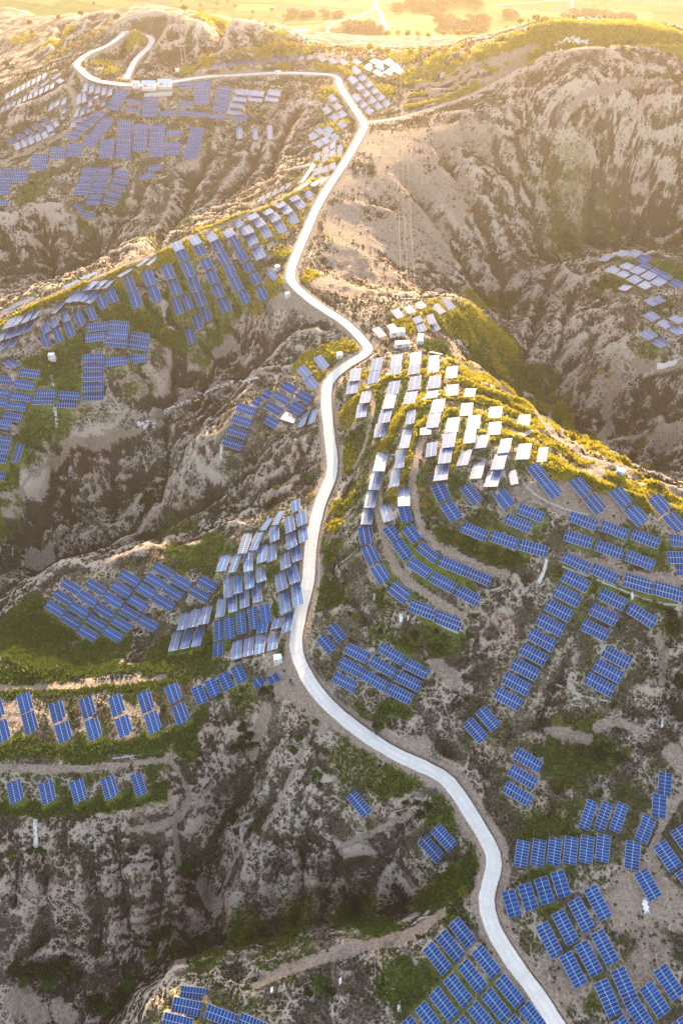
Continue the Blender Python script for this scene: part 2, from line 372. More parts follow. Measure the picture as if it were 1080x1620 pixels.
# field on the left shoulder
R('the leftmost stripe of the left shoulder field', 'b', 3, (112.5,928), (87,963), (24.6,17.4), (-8.2,12.8))
R('the second stripe of the left shoulder field', 'b', 4, (151.5,929), (112.5,982.5), (25,17.4), (-8.4,13))
R('the long third stripe of the left shoulder field', 'b', 6, (205,914.5), (139.3,1002), (25.4,17.4), (-8.4,13))
R('the fourth stripe of the left shoulder field', 'b', 4, (218.5,953.5), (179,1003.5), (25.6,16.8), (-8.4,13))
R('the fifth stripe of the left shoulder field', 'b', 3, (258.5,902.5), (231.5,935), (26,16.6), (-8.4,13))
R('the sixth stripe of the left shoulder field', 'b', 3, (286.5,921), (260,953.5), (26,16.6), (-8.4,13))
S('the lowest corner of the left shoulder field', 'b', (234,986.5,26.4,16,-8.2,13.2))
R('the pair at the right end of the left shoulder field', 'b', 2, (328.5,923.5), (316,940), (26.4,15.8), (-8.8,14))
R('the row climbing from left terrace to road', 'b', 4, (315.7,1099), (378,1066.7), (9.4,26.6), (-17,8), (11.6,24), (-16.6,8.4))
S('the small pair below the white transformer box', 'b', (409,1080,7.6,13.6,-14.6,11), (432.7,1073.7,5.6,10.8,-15.6,10.4))
S('the upper ranks of the left terrace', '3', (-5,1122,7.6,29.4,-20.8,9.6), (40,1112,7.4,29,-20.4,10), (91,1126,7.4,30,-21.4,9.6), (138.7,1119,8.2,30,-20.4,9.4), (185,1115.7,8.6,30,-20.4,9.4), (231,1110,9.6,31,-20.4,9.2), (274.5,1096.5,9.4,27.6,-20.6,9))
S('the lower ranks of the left terrace', '3', (4,1157,7.6,31,-20.8,11.6), (47.7,1143,8,31,-20,11.6), (100.7,1158,8,28.6,-21,12.4), (148,1153,8.6,31,-20.4,11), (196,1148.7,9,29.6,-21,11.6), (242,1142.5,9.4,30.4,-20,10.8), (286,1129,10.6,28.6,-21,9.4))
S('the lowest terrace above the dark cliff', '3', (24.7,1252.5,6.8,31.4,-21.6,9.6), (75,1253,7,32,-21.6,10), (124.5,1250.5,8.6,32,-20.6,12), (174,1246,9.6,31.4,-20.6,11.6))
S('the right end of the lowest left terrace', 'b', (219.5,1240.5,10.4,33.4,-16.6,8.2))
S('the two at the road edge in the middle', 'b', (516,1018.5,16.4,24,-12.4,12), (532.5,1001,16.4,24,-13,11))
R('the left stack of the block above the road', 'b', 3, (565,1033), (545,1078.5), (34.4,17.4), (-8.6,16.4))
R('the middle stack of the block above the road', 'b', 3, (619,1034), (591,1076), (38,21.6), (-8.8,14.6))
R('the right stack of the block above the road', 'b', 3, (658,1057), (631.5,1097.5), (38,17.4), (-8.6,16.4))
N_NEAR = len(TB)
# far hill, top left
R('far stack A', 'b', 4, (238.7,157), (237,181), (24.4,0.6), (-0.8,7))
S('far singles', 'b', (213,161,22,4,-1,7.4), (210.7,174,22,6.4,-1.2,7), (265,179,23,-1.6,-0.6,8), (295,133.7,24,0,-1,9), (293,165,23,-2.4,-0.4,8), (292.5,178.7,23,-1,-0.6,8.4), (317.5,181,23.4,2.4,-0.8,7.4), (344,183.7,25,-0.4,0,8.2), (380,186.5,23,2.6,-0.8,8), (275,210.5,23,0,0,9), (245,265.5,22,-3.2,0,8.4), (233.5,278.5,22,-5.4,1,8), (124,328.5,13,10,-4.4,6), (139.5,339.5,22.4,5.4,-1.2,8))
R('far stack B', 'b', 4, (320.7,132.5), (318.7,161), (23.6,0), (-0.8,8.6))
R('far stack C', 'b', 4, (356,140.5), (347.5,170.7), (21.4,3.6), (-2.6,8.8))
R('far stack D', 'm', 4, (383.7,145.5), (371,176), (21.6,1.6), (-2.6,8.8))
R('far stack E', 'm', 2, (406.7,147.5), (404,156), (22,2.6), (-1.8,8.4))
R('far stack F', 'm', 2, (433.7,146.7), (430,156), (20.6,2.6), (-2,8.6))
S('far three', 'm', (379,209,0,20,9,0), (404,212.5,0.6,17,7.6,0), (427,209,0,21,8.6,0))
R('far stack G', 'b', 4, (170,223.5), (168.5,246), (22.4,-1), (-0.6,7))
R('far stack H', 'b', 7, (198,195), (195,246.5), (23.4,0.8), (0,7.6))
R('far stack I', 'b', 5, (223.5,200), (221.5,235), (22.6,0.4), (0,8))
R('far stack J', 'b', 6, (249.5,201.5), (247.5,244), (24,0), (0,7.8))
R('far stack K', 'b', 2, (274,229.5), (273.5,240), (23,0), (0,9))
R('far stack L', 'b', 7, (312.5,205), (300,248.5), (21.6,1.6), (-1.6,6.8))
R('far stack M', 'b', 2, (92.5,236.5), (91.5,246.5), (24,1), (-0.6,9))
R('far stack N', 'b', 2, (119,232.5), (118,242.5), (23.6,0), (-0.4,9))
R('far stack O', 'b', 3, (63.5,247.5), (61.5,265), (24.6,0.6), (-0.6,8))
R('far stack P', 'b', 4, (8,272), (3,303), (24,0.6), (-0.6,9))
R('far stack Q', 'b', 2, (32,272.5), (31,283), (24,0), (0,9.4))
S('far edge', 'b', (0,320,24,1,0,9))
R('far stack R', 'b', 4, (141,270.5), (129,303), (22,0.6), (-2.4,9.6))
R('far stack T', 'b', 6, (165.5,270), (147.5,320), (22,0.6), (-2.4,8.8))
R('far stack U', 'b', 2, (193,274), (192,285), (22.6,4.4), (-1.2,9.4))
R('far stack V', 'b', 3, (186,295), (175,318.5), (23,6), (-3,9.4))
R('far slant A', 'b', 4, (192.5,146), (179,170), (21,3), (-4,7.6))
R('far slant B', 'b', 6, (156,180), (115,216), (17,4), (-8,6.8))
R('far slant C', 'b', 6, (170,191), (140,227.5), (17,6), (-6,7))
S('far pale pair', 'p', (127.5,189,16,1,-4,8), (120,197.5,16,0,-4,7))
R('far small slant', 'b', 5, (76.5,194), (20,223.5), (15,7), (-6,5))
R('far pale front', 'p', 6, (28,231), (82,209), (3.6,10), (8,-4))
S('far pale bits', 'p', (79,203,3.6,9,8,-4), (89,196,3,7,7,-4), (95,128,7,4,6.6,-5), (81.5,169,-3,10.6,7.6,-4), (91,162.5,-3,10.6,7.6,-4), (101.5,160,-3,10.6,7.6,-4), (101.5,174,-3,10.6,7.6,-4), (101,184,-4,9,7.6,-4))
R('far pale row one', 'p', 8, (12,151), (70,120), (-2.6,9.5), (5.6,-2.8))
R('far pale row two', 'p', 10, (5,172), (83,136), (-2,8.4), (6,-2.9))
R('far pale row thin', 'p', 3, (55,142), (90,120), (14,-10), (4,1.6))
R('far pale columns one', 'p', 5, (135.5,137), (174,144), (-2.6,15), (7.6,-3))
S('far pale columns two', 'p', (125,156,-3,16,7,-3), (134,153,-3,17,7,-3), (143,160,-3,16,7,-3), (163,161,-3,14,7.4,-3.6), (122.5,177,-6,15,6,-3), (132,174,-4,15,7,-3), (153,149,-3,14,7,-2), (141,171,-3,14,7,-3))
R('far ridge row one', 'p', 6, (341,104), (403,97), (9,-4.6), (4,5))
R('far ridge row two', 'p', 6, (417.5,95), (489.5,91), (9.6,-4), (4,5.4))
S('far ridge row end', 'p', (509,92,9,8,8,-4), (526,96,9,8,8,-4), (543,98,9,8,8,-4), (564,97.5,9,7,8,-5))
R('far glow strip one', 'p', 6, (562,111), (609,162), (9.4,10.4), (-8,6))
R('far glow strip two', 'p', 5, (557,126), (596,167), (9.4,10.6), (-8,6))
R('far glow strip three', 'p', 3, (563,154), (582,174), (9,9.6), (-8,6))
S('far glow group', 'p', (584,106,10,6,-8,7), (594,97,10,6,-8,6), (604,105,12,7,-9,7), (615,98,12,7,-10,6.6), (600,114,12,7,-9,7), (617,114,11,6,-7,7), (626,106,10,5,-7,7), (632,112,9,5,-7,7))
R('far junction row one', 'p', 3, (525,155), (541,180), (7.6,8.4), (-8.6,5.6))
R('far junction row two', 'p', 3, (517,174), (541,197), (8,8.4), (-8.6,5.6))
R('far junction row three', 'p', 3, (506,207.5), (529,217), (8,8.4), (-8.6,5.6))
S('far junction low', 'p', (495,215,8,8.4,-8.6,5.6), (504,227.5,8,8.4,-8.6,5.6), (515,222,8,8.4,-8.6,5.6), (520,205,8,8.4,-8.6,5.6))
S('far junction columns', 'p', (501,247.5,-1.6,12,8.6,-4), (515,237,-1.6,11,8.6,-4), (526,230,-1.6,11,8.6,-4), (513,250,-1.6,11,8.6,-4), (525,243,-1.6,11,8.6,-4), (500.6,272,-1.6,9,9,-4), (512.5,268.5,-1.6,9,9,-4), (525.5,262.5,-1.6,10,9,-4), (537,238,-1.6,18,6.6,-3), (487,274,-20,28,5,1), (479,295,-19,11,5,0), (500,289,13,-9,7,2), (511,286,9,-9,3,1))
R('far slope strip', 'm', 5, (414,314), (455,294), (6.4,-10), (5.6,-2))
# knoll on the right edge
S('the knoll at the right edge, near row', 'p', (957.5,408,13,2,-12,9), (969,427,16,6,-12.4,7.4), (986,433.5,14,6,-13,7.4), (1003.5,442,14.6,7.6,-13.6,8), (1021,450.5,14,6.6,-14,8.6), (988,455,13,3,-12,7.4))
S('the knoll at the right edge, second row', 'm', (983,400.5,14,4,-11,8), (991,421,14,5,-12,7), (1007.5,427.5,15,7,-13,7.6), (1025.5,436,15,7,-13,8), (1041,446,15,7,-13,8), (1003,401,14,5,-12,10))
S('the knoll at the right edge, far row', 'b', (1017.5,410,15,6,-11,10), (1019,421,14,6,-11,7.6), (1035,429.5,14,7,-12,7.6), (1051,437.5,15,8,-12,7.6), (1069,449,15,8,-12,7.6))
S('the bare ledges below the right edge knoll', 'm', (1031,477,14,9.6,-13,6), (1042,474,11,8,-9,5), (1030,500.5,15,10,-14,7), (1051,512.5,15.4,9.6,-12,7), (1071,523,15,9,-13,7), (1070,505,15,9,-12,6), (1024.5,529.5,16,10.6,-15,8.4), (1044,542,16,10,-14.6,8.6))

ROAD = [(895,1645,0),(850,1575,0),(810,1520,.5),(778,1465,1),(769,1420,1.5),(779,1380,2),(779,1350,2.5),(752,1300,3),(712,1240,4),(680,1218,5),(620,1190,6),(560,1150,7),(510,1105,8.5),(480,1060,10),(468,1020,11.5),(475,970,13),(487,920,15),(492,860,17),(505,800,19),(525,745,21),(521,690,22.5),(516,640,24),(520,605,25),(545,580,26.5),(580,557,28),(575,540,28),(545,510,29),(500,480,30),(465,450,31),(460,430,31),(470,400,31.5),(485,365,32),(500,330,33),(520,295,34),(550,250,35),(572,210,36),(575,195,36.5),(560,170,37),(540,140,37.5),(533,122,38),(510,117,38),(440,115,38),(380,118,38),(320,122,38),(270,130,38),(235,134,38),(190,133,38),(150,126,38.5),(128,110,39),(122,100,40),(140,85,41),(170,72,43),(190,58,45),(198,50,46)]
LOOP = [(198,50,46),(225,54,45),(240,62,44),(235,75,42),(215,95,40),(200,124,38.5)]
SIDE = [(575,195,36.3),(610,190,36),(640,184,36),(700,166,40),(750,148,45),(800,122,51),(850,100,56),(920,88,61),(1000,80,63),(1090,72,65)]

CTRL = """
690 1530 -1;750 1600 -1;640 1610 -6;560 1560 -10;480 1580 -12;400 1550 -12;300 1600 -13;420 1540 -12;520 1510 -9;650 1460 -3;230 1620 -16;330 1490 -26;450 1470 -24;550 1455 -20;620 1440 -14;
640 1420 -26;560 1430 -38;440 1455 -42;350 1465 -44;290 1480 -46;220 1530 -50;150 1590 -52;100 1640 -55;320 1420 -44;330 1350 -38;350 1280 -30;380 1220 -22;410 1160 -10;430 1120 0;
0 1290 -17;100 1285 -17;200 1280 -17;280 1240 -14;240 1300 -18;60 1360 -26;180 1360 -26;280 1340 -26;60 1450 -38;160 1440 -38;250 1420 -38;30 1500 -46;120 1510 -48;40 1590 -44;100 1560 -50;30 1620 -44;
450 1200 -2;480 1150 4;430 1270 -10;400 1340 -18;370 1400 -26;340 1440 -38;500 1250 -4;560 1300 -8;500 1380 -21;430 1420 -30;600 1230 1;640 1260 0;620 1340 -7;590 1400 -24;690 1330 -2;700 1380 -12;650 1380 -20;735 1390 -5;720 1430 -8;545 1340 -18;470 1330 -22;
25 1252 -15;125 1250 -15;220 1240 -14.5;30 1215 -10.5;150 1212 -10.5;250 1200 -10;20 1140 -9;140 1135 -9;240 1125 -8.5;290 1110 -6;20 1190 -9.5;250 1175 -9;0 1080 -9;150 1075 -9;260 1065 -8;0 1020 -20;150 1045 -15;250 1050 -12;100 1010 -20;20 1000 -22;330 1040 -8;340 1090 -2;390 1065 2;440 1050 7;
90 965 -14;140 1005 -16;180 1005 -15;130 945 -10;200 915 -6;200 970 -11;260 905 -3;260 955 -8;320 930 -3;240 990 -12;30 960 -16;60 930 -12;0 985 -22;100 905 -7;200 885 -3;300 860 0;380 815 5;430 790 8;290 1000 -8;350 1000 0;350 940 1;400 980 5;400 900 7;440 950 10;450 880 13;460 830 15;440 1000 9;420 840 10;
60 890 -48;100 880 -46;230 850 -34;330 800 -18;400 760 -4;500 640 22;440 620 20;390 640 17;360 690 12;300 730 2;230 790 -18;160 850 -34;450 700 14;400 750 4;300 800 -16;250 830 -28;480 740 14;
230 780 -36;280 710 -22;330 640 -10;380 590 0;430 540 12;470 500 24;150 620 6;70 635 4;20 660 2;30 715 -4;0 750 -8;150 570 12;215 545 14;220 570 10;60 700 -14;150 690 -14;230 680 -14;100 780 -32;200 730 -26;30 830 -38;150 800 -38;0 870 -46;40 900 -48;250 600 -6;300 560 -2;270 640 -12;350 540 2;400 500 14;330 500 10;
80 520 18;130 500 20;200 460 24;245 460 22;240 520 15;300 430 27;310 500 14;350 460 22;400 430 25;440 420 29;400 380 30;450 340 32;350 390 30;420 470 22;0 530 17;50 500 22;120 460 26;200 420 29;300 375 33;400 335 34;480 295 35;
60 460 8;0 480 8;150 420 14;30 440 -14;100 410 -18;200 380 -12;300 340 2;400 300 14;470 250 24;0 350 0;60 345 2;110 350 2;200 345 4;270 340 4;80 430 -20;150 410 -18;0 440 -22;
0 300 6;60 260 12;130 300 8;180 290 10;250 300 10;200 240 18;280 240 18;350 260 14;100 240 18;120 200 26;60 200 20;200 190 27;300 160 33;400 150 34;450 160 32;480 200 28;400 220 22;430 260 18;510 170 34;30 220 12;0 240 6;
40 160 24;90 130 32;100 165 29;10 190 14;0 130 22;60 110 26;80 100 28;30 80 10;80 70 14;120 50 24;60 40 12;0 60 8;150 70 40;160 100 38;190 90 34;300 90 36;280 105 38;350 103 42;420 95 42;490 90 42;350 75 38;300 40 54;250 30 56;380 25 62;450 55 50;420 40 56;300 15 64;200 20 54;150 20 46;500 70 42;540 80 42;100 20 20;30 15 4;0 10 0;
600 110 41;560 100 41;600 160 37;640 185 36;640 120 42;700 150 42;760 110 54;830 80 64;900 65 70;960 60 70;1040 75 66;1080 80 64;680 80 46;760 62 58;830 48 70;900 45 74;1000 50 74;1080 58 70;600 70 36;700 75 40;
470 10 -45;560 20 -45;620 30 -42;700 35 -45;780 20 -45;900 5 -45;1060 10 -45;540 45 -30;640 48 -35;
650 250 32;620 300 28;600 400 22;540 350 28;560 450 22;680 350 16;720 420 0;760 470 -14;800 500 -22;750 300 22;800 350 6;850 420 -16;700 220 36;780 200 42;850 250 26;880 330 4;900 400 -18;850 150 52;900 200 44;950 150 56;900 170 50;1000 140 54;1060 120 58;1000 180 44;1060 200 40;980 260 18;1060 300 6;960 330 -4;1000 370 -16;1080 370 -12;
600 520 28;650 490 29;700 480 28;640 540 29;720 500 26;680 530 29;740 470 24;780 510 8;820 560 -6;760 560 10;840 600 -14;720 560 22;700 450 2;620 460 14;800 470 -20;850 640 -20;870 600 -18;930 690 -26;900 660 -24;1000 700 -28;
620 560 32;700 560 33;740 580 33;790 620 34;850 670 35;930 720 36;1000 755 36;1080 790 36;880 480 -2;850 550 -8;930 500 6;960 560 4;900 560 -4;830 430 -10;900 420 4;960 410 14;1000 430 15;1060 440 15;1070 400 12;980 460 14;1030 500 13;1040 540 10;1080 520 13;1000 570 8;1000 585 4;1070 580 6;960 600 -2;1040 620 -8;1000 640 -14;960 660 -22;1040 680 -12;1000 690 -18;1080 650 -8;1040 740 -24;1080 720 -16;
560 600 30;600 600 34;650 590 36;700 620 40;640 660 41;600 680 37;580 640 33;700 700 45;760 700 47;820 720 46;790 660 42;760 640 39;650 740 42;600 750 34;570 800 29;700 780 43;760 800 42;820 800 43;870 760 46;940 780 45;1000 800 43;1060 830 41;640 830 35;600 880 29;560 860 25;540 800 23;530 900 19;700 860 37;800 860 37;900 840 38;1000 870 36;1070 890 36;650 920 29;720 920 31;850 900 33;950 910 33;1050 940 32;620 960 24;700 980 25;780 940 28;560 960 20;520 980 15;860 1000 23;960 1000 24;1030 1000 24;800 1100 14;760 1030 17;700 1040 16;600 1050 14;530 1010 13.5;650 1090 11;560 1090 10;960 1080 16;1060 1080 14;700 1150 8;760 1150 9;650 1150 9;620 1140 9;850 1170 8;920 1180 7;1050 1180 8;740 1200 7;820 1230 5;780 1270 4;900 1240 5;1000 1250 5;1050 1240 6;850 1300 3;950 1310 3.5;1040 1320 4;830 1400 1;900 1400 1.5;1000 1400 2;1070 1400 2.5;860 1480 0;960 1480 0;1050 1480 1;880 1560 -1;970 1560 -1.5;1060 1560 -1;900 1640 -2;1080 1640 -3
"""
CTRL = np.array([[float(q) for q in s.split()] for s in CTRL.replace('\n', '').split(';') if s.strip()])

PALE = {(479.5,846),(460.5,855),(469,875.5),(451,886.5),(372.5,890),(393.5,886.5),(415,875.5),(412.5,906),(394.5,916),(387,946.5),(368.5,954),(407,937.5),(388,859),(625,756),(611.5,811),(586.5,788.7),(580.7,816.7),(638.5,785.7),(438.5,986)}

# gully floors: (path, depth, half width)
GULLIES = [
 ([(430,1110),(415,1160),(385,1220),(355,1280),(335,1340),(322,1400),(318,1440),(300,1480)], 9, 8), ([(690,1400),(650,1420),(560,1440),(450,1462),(350,1475),(290,1490),(240,1530),(180,1590),(140,1640)], 9, 8),
 ([(490,1290),(482,1350),(478,1420),(470,1455)], 5, 3), ([(655,1305),(605,1365),(565,1430)], 7, 5.5), ([(545,1350),(520,1400),(510,1450)], 4, 3), ([(440,1230),(415,1290),(380,1350),(350,1400)], 4, 3),
 ([(60,1345),(66,1420),(60,1490)], 5, 3), ([(135,1340),(150,1420),(150,1500)], 5, 3), ([(180,1310),(186,1400),(200,1480)], 5, 3), ([(245,1305),(246,1400),(240,1480)], 6, 4), ([(280,1290),(290,1350),(300,1410)], 5, 3.5), ([(20,1340),(15,1420)], 4, 2.5),
 ([(430,540),(380,590),(330,650),(280,715),(235,785),(180,840),(110,880),(50,905)], 8, 7), ([(262,655),(262,720),(250,790)], 5, 3.5), ([(133,648),(148,700)], 6, 3), ([(97,690),(102,745),(108,810)], 6, 3.5), ([(45,740),(50,800),(55,860)], 5, 3.5), ([(180,690),(185,750),(175,820)], 5, 3.5), ([(340,520),(330,580),(310,640)], 6, 4), ([(390,500),(385,550)], 5, 3),
 ([(475,662),(410,715),(360,765),(300,800),(240,850)], 5, 3.5), ([(500,720),(440,760),(390,800)], 5, 3.5), ([(440,690),(390,735),(330,790)], 3, 2.5), ([(300,760),(260,800),(220,850)], 4, 3),
 ([(855,955),(825,1040),(790,1110),(745,1160),(705,1200)], 6, 3.5), ([(725,1105),(712,1150),(700,1190)], 5, 3), ([(905,1000),(882,1060),(850,1120)], 5, 3), ([(600,1110),(612,1150),(622,1175)], 4, 3), ([(870,1240),(900,1265),(850,1300)], 3, 3), ([(1040,990),(1060,1050),(1070,1110)], 5, 4), ([(690,960),(720,1010),(700,1050)], 4, 3.5), ([(545,900),(560,960),(590,1000)], 3, 3),
 ([(700,230),(740,300),(780,380),(800,470)], 8, 7), ([(640,270),(690,340),(735,410),(790,490)], 7, 6), ([(870,230),(880,300),(900,380)], 9, 7), ([(960,180),(950,260),(930,360)], 7, 6), ([(820,220),(840,300),(860,400)], 6, 5), ([(1040,220),(1030,300),(1010,370)], 7, 6), ([(780,210),(800,270),(830,330)], 5, 5),
 ([(320,240),(300,290),(280,340),(240,390)], 9, 7), ([(60,345),(80,400),(70,440)], 9, 6), ([(140,350),(150,400)], 6, 5), ([(410,220),(390,270),(340,320)], 7, 6), ([(220,290),(212,340)], 6, 5), ([(470,170),(440,230),(420,280)], 6, 5), ([(0,350),(20,400)], 7, 6),
 ([(870,430),(850,500),(830,560)], 6, 4), ([(940,540),(900,580),(860,620)], 5, 3.5), ([(1010,615),(1000,650)], 5, 3), ([(1050,620),(1055,660)], 5, 3), ([(910,450),(890,520),(870,590)], 5, 3.5),
 ([(300,40),(290,75)], 6, 5), ([(400,40),(410,75)], 6, 6), ([(350,40),(345,75)], 5, 5), ([(100,40),(90,80)], 6, 6),
]
RIMS = [([(505,1112),(482,1180),(455,1240),(430,1292),(400,1322),(365,1372),(342,1430)], .9), ([(540,1342),(600,1312),(650,1286)], .8), ([(262,1195),(285,1225),(300,1262),(270,1300),(200,1316)], .8), ([(268,1250),(275,1300),(283,1370)], .6),
 ([(388,640),(362,672),(320,700),(285,745),(250,790)], .9), ([(440,700),(395,740),(350,790)], .6), ([(500,735),(450,768),(420,800)], .6), ([(270,640),(272,660)], .6), ([(180,605),(200,600),(245,598)], .8), ([(0,788),(40,765),(100,720)], .8),
 ([(780,205),(815,250),(835,290),(870,360)], 1.0), ([(900,170),(930,150),(1000,125)], 1.2), ([(910,260),(925,210),(960,165)], .8), ([(100,350),(180,346),(260,345)], .9), ([(820,440),(860,470),(900,500)], .7), ([(885,400),(930,440),(990,470)], .7), ([(680,300),(720,340),(760,400)], .8)]
# ------------------------------------------------------------------ terrain
def HW(y): return 0.40 * y + 104.0            # half width of the modelled land at distance y
rows = [-6.0]
while rows[-1] < 1250: rows.append(rows[-1] + 0.50 + 0.0028 * max(rows[-1], 0))
ROWY = np.array(rows); NR = len(ROWY); NC = 640
FR = np.linspace(-1, 1, NC)
GY = np.repeat(ROWY[:, None], NC, 1)
GX = HW(GY) * FR[None, :]

ctrl = at_z(CTRL[:, 0], CTRL[:, 1], CTRL[:, 2])
far = []
for yy in (900, 1100, 1250):
    for xx in np.linspace(-600, 600, 9): far.append((xx, yy, -45 + 4 * math.sin(xx * .01)))
edge = [(-95, 20, -55), (-100, 0, -52), (100, 10, -3), (0, 0, -9), (50, -10, -5), (-50, -5, -45), (-140, 60, -20), (150, 60, 0), (-170, 150, -10), (-240, 260, -5), (190, 150, 10), (230, 250, 20), (300, 350, 0), (-330, 380, 10), (-340, 520, 20), (-330, 700, -20), (360, 480, 40), (430, 650, 30), (300, 640, 30)]
P = np.vstack([ctrl, np.array(far), np.array(edge)])
rd = np.array([at_z(u, v, z) for u, v, z in ROAD])
P = np.vstack([P, rd[::2]])
# thin near-duplicates
keep = []
for i in range(len(P)):
    if all((P[i, 0] - P[j, 0]) ** 2 + (P[i, 1] - P[j, 1]) ** 2 > 4 for j in keep): keep.append(i)
P = P[keep]
MQ = 7.0
def kern(d2): return np.sqrt(d2 + MQ * MQ)
n = len(P)
D2 = (P[:, None, 0] - P[None, :, 0]) ** 2 + (P[:, None, 1] - P[None, :, 1]) ** 2
A = np.zeros((n + 1, n + 1)); A[:n, :n] = -kern(D2) + np.eye(n) * 2.5; A[:n, n] = 1; A[n, :n] = 1
sol = np.linalg.solve(A, np.append(P[:, 2], 0))
sr, sc = 5, 5
cy = np.append(np.arange(0, NR - 1, sr), NR - 1); cx = np.append(np.arange(0, NC - 1, sc), NC - 1)
CX = GX[np.ix_(cy, cx)]; CY = GY[np.ix_(cy, cx)]
CZ = np.full(CX.shape, sol[n])
for i in range(n):
    CZ -= sol[i] * kern((CX - P[i, 0]) ** 2 + (CY - P[i, 1]) ** 2)
# upsample
def up(C):
    B = np.empty((NR, C.shape[1]))
    for j in range(C.shape[1]): B[:, j] = np.interp(np.arange(NR), cy, C[:, j])
    O = np.empty((NR, NC))
    for i in range(NR): O[i] = np.interp(np.arange(NC), cx, B[i])
    return O
Z = up(CZ)
def blur(a, k):
    for _ in range(k):
        p = np.pad(a, 1, mode='edge')
        a = (p[:-2, 1:-1] + p[2:, 1:-1] + p[1:-1, :-2] + p[1:-1, 2:] + 4 * p[1:-1, 1:-1]) / 8
    return a
Z = blur(Z, 10)

def sample(G, x, y):
    r = np.interp(y, ROWY, np.arange(NR)); c = (np.clip(x / HW(y), -1, 1) + 1) * .5 * (NC - 1)
    r0 = np.clip(r.astype(int), 0, NR - 2); c0 = np.clip(c.astype(int), 0, NC - 2)
    fr = r - r0; fc = c - c0
    return (G[r0, c0] * (1 - fc) + G[r0, c0 + 1] * fc) * (1 - fr) + (G[r0 + 1, c0] * (1 - fc) + G[r0 + 1, c0 + 1] * fc) * fr
def ground(x, y): return sample(Z, np.asarray(x, float), np.asarray(y, float))
def hz(x, y): return float(ground(np.array([x]), np.array([y]))[0])

def hit(u, v, lift=0.0):
    """where the sight line through a pixel of the photograph meets the land"""
    u = np.atleast_1d(np.asarray(u, float)); v = np.atleast_1d(np.asarray(v, float))
    d = ray(u, v)
    t = np.linspace(120, 1500, 700)
    X = CAM + d[:, None, :] * t[None, :, None]
    below = X[..., 2] < sample(Z, X[..., 0], np.clip(X[..., 1], -6, 1250)) + lift
    k = np.argmax(below, 1); k = np.where(below.any(1), np.maximum(k, 1), len(t) - 1)
    lo = t[k - 1]; hi = t[k]
    for _ in range(14):
        m = (lo + hi) / 2
        q = CAM + d * m[:, None]
        b = q[:, 2] < sample(Z, q[:, 0], np.clip(q[:, 1], -6, 1250)) + lift
        hi = np.where(b, m, hi); lo = np.where(b, lo, m)
    return CAM + d * hi[:, None]

# all tables, flat list
TAB = []
for gi, t in enumerate(TB):
    if len(t) == 9:
        ph, look, nn, c0, c1, L, W, L1, W1 = t
        its = []
        for k in range(nn):
            f = k / (nn - 1) if nn > 1 else 0
            its.append(tuple(c0[i] + (c1[i] - c0[i]) * f for i in (0, 1)) + tuple(L[i] + (L1[i] - L[i]) * f for i in (0, 1)) + tuple(W[i] + (W1[i] - W[i]) * f for i in (0, 1)))
    else:
        ph, look, its = t
    for it in its: TAB.append((gi, look) + tuple(it))
TA = np.array([t[2:] for t in TAB], float)
for i, t in enumerate(TAB):
    if (t[2], t[3]) in PALE: TAB[i] = (t[0], 'p') + t[2:]
NT_ = len(TAB)

def dist_polyline(X, Y, pts, maxd):
    """distance from every land vertex to a polyline in plan, with the height of the nearest point"""
    D = np.full(X.shape, 1e9); ZZ = np.zeros(X.shape)
    for a, b in zip(pts[:-1], pts[1:]):
        lo_y = min(a[1], b[1]) - maxd; hi_y = max(a[1], b[1]) + maxd
        i0 = np.searchsorted(ROWY, lo_y); i1 = np.searchsorted(ROWY, hi_y)
        if i1 <= i0: continue
        hw = HW(np.array([ROWY[i0], ROWY[min(i1, NR - 1)]]))
        lo_x = (min(a[0], b[0]) - maxd); hi_x = (max(a[0], b[0]) + maxd)
        f0 = min(lo_x / hw[0], lo_x / hw[1]); f1 = max(hi_x / hw[0], hi_x / hw[1])
        j0 = max(0, int((f0 + 1) / 2 * (NC - 1))); j1 = min(NC, int((f1 + 1) / 2 * (NC - 1)) + 2)
        if j1 <= j0: continue
        xs = X[i0:i1, j0:j1]; ys = Y[i0:i1, j0:j1]
        dx, dy = b[0] - a[0], b[1] - a[1]; l2 = dx * dx + dy * dy + 1e-9
        t = np.clip(((xs - a[0]) * dx + (ys - a[1]) * dy) / l2, 0, 1)
        d = np.hypot(xs - a[0] - t * dx, ys - a[1] - t * dy)
        z = a[2] + (b[2] - a[2]) * t
        cur = D[i0:i1, j0:j1]; m = d < cur
        cur[m] = d[m]; ZZ[i0:i1, j0:j1][m] = z[m]
    return D, ZZ

def catmull(pts, step=2.5):
    pts = np.asarray(pts, float); out = []
    q = np.vstack([2 * pts[0] - pts[1], pts, 2 * pts[-1] - pts[-2]])
    for i in range(1, len(q) - 2):
        p0, p1, p2, p3 = q[i - 1], q[i], q[i + 1], q[i + 2]
        m = max(2, int(np.linalg.norm(p2[:2] - p1[:2]) / step))
        for k in range(m):
            t = k / m
            out.append(.5 * ((2 * p1) + (-p0 + p2) * t + (2 * p0 - 5 * p1 + 4 * p2 - p3) * t * t + (-p0 + 3 * p1 - 3 * p2 + p3) * t ** 3))
    out.append(pts[-1])
    return np.array(out)

road_w = catmull([at_z(u, v, z) for u, v, z in ROAD])
loop_w = catmull([at_z(u, v, z) for u, v, z in LOOP])
side_w = catmull([at_z(u, v, z) for u, v, z in SIDE])
Dr, Zr = dist_polyline(GX, GY, road_w, 26)
Dl, Zl = dist_polyline(GX, GY, loop_w, 20)
Ds, Zs = dist_polyline(GX, GY, side_w, 16)

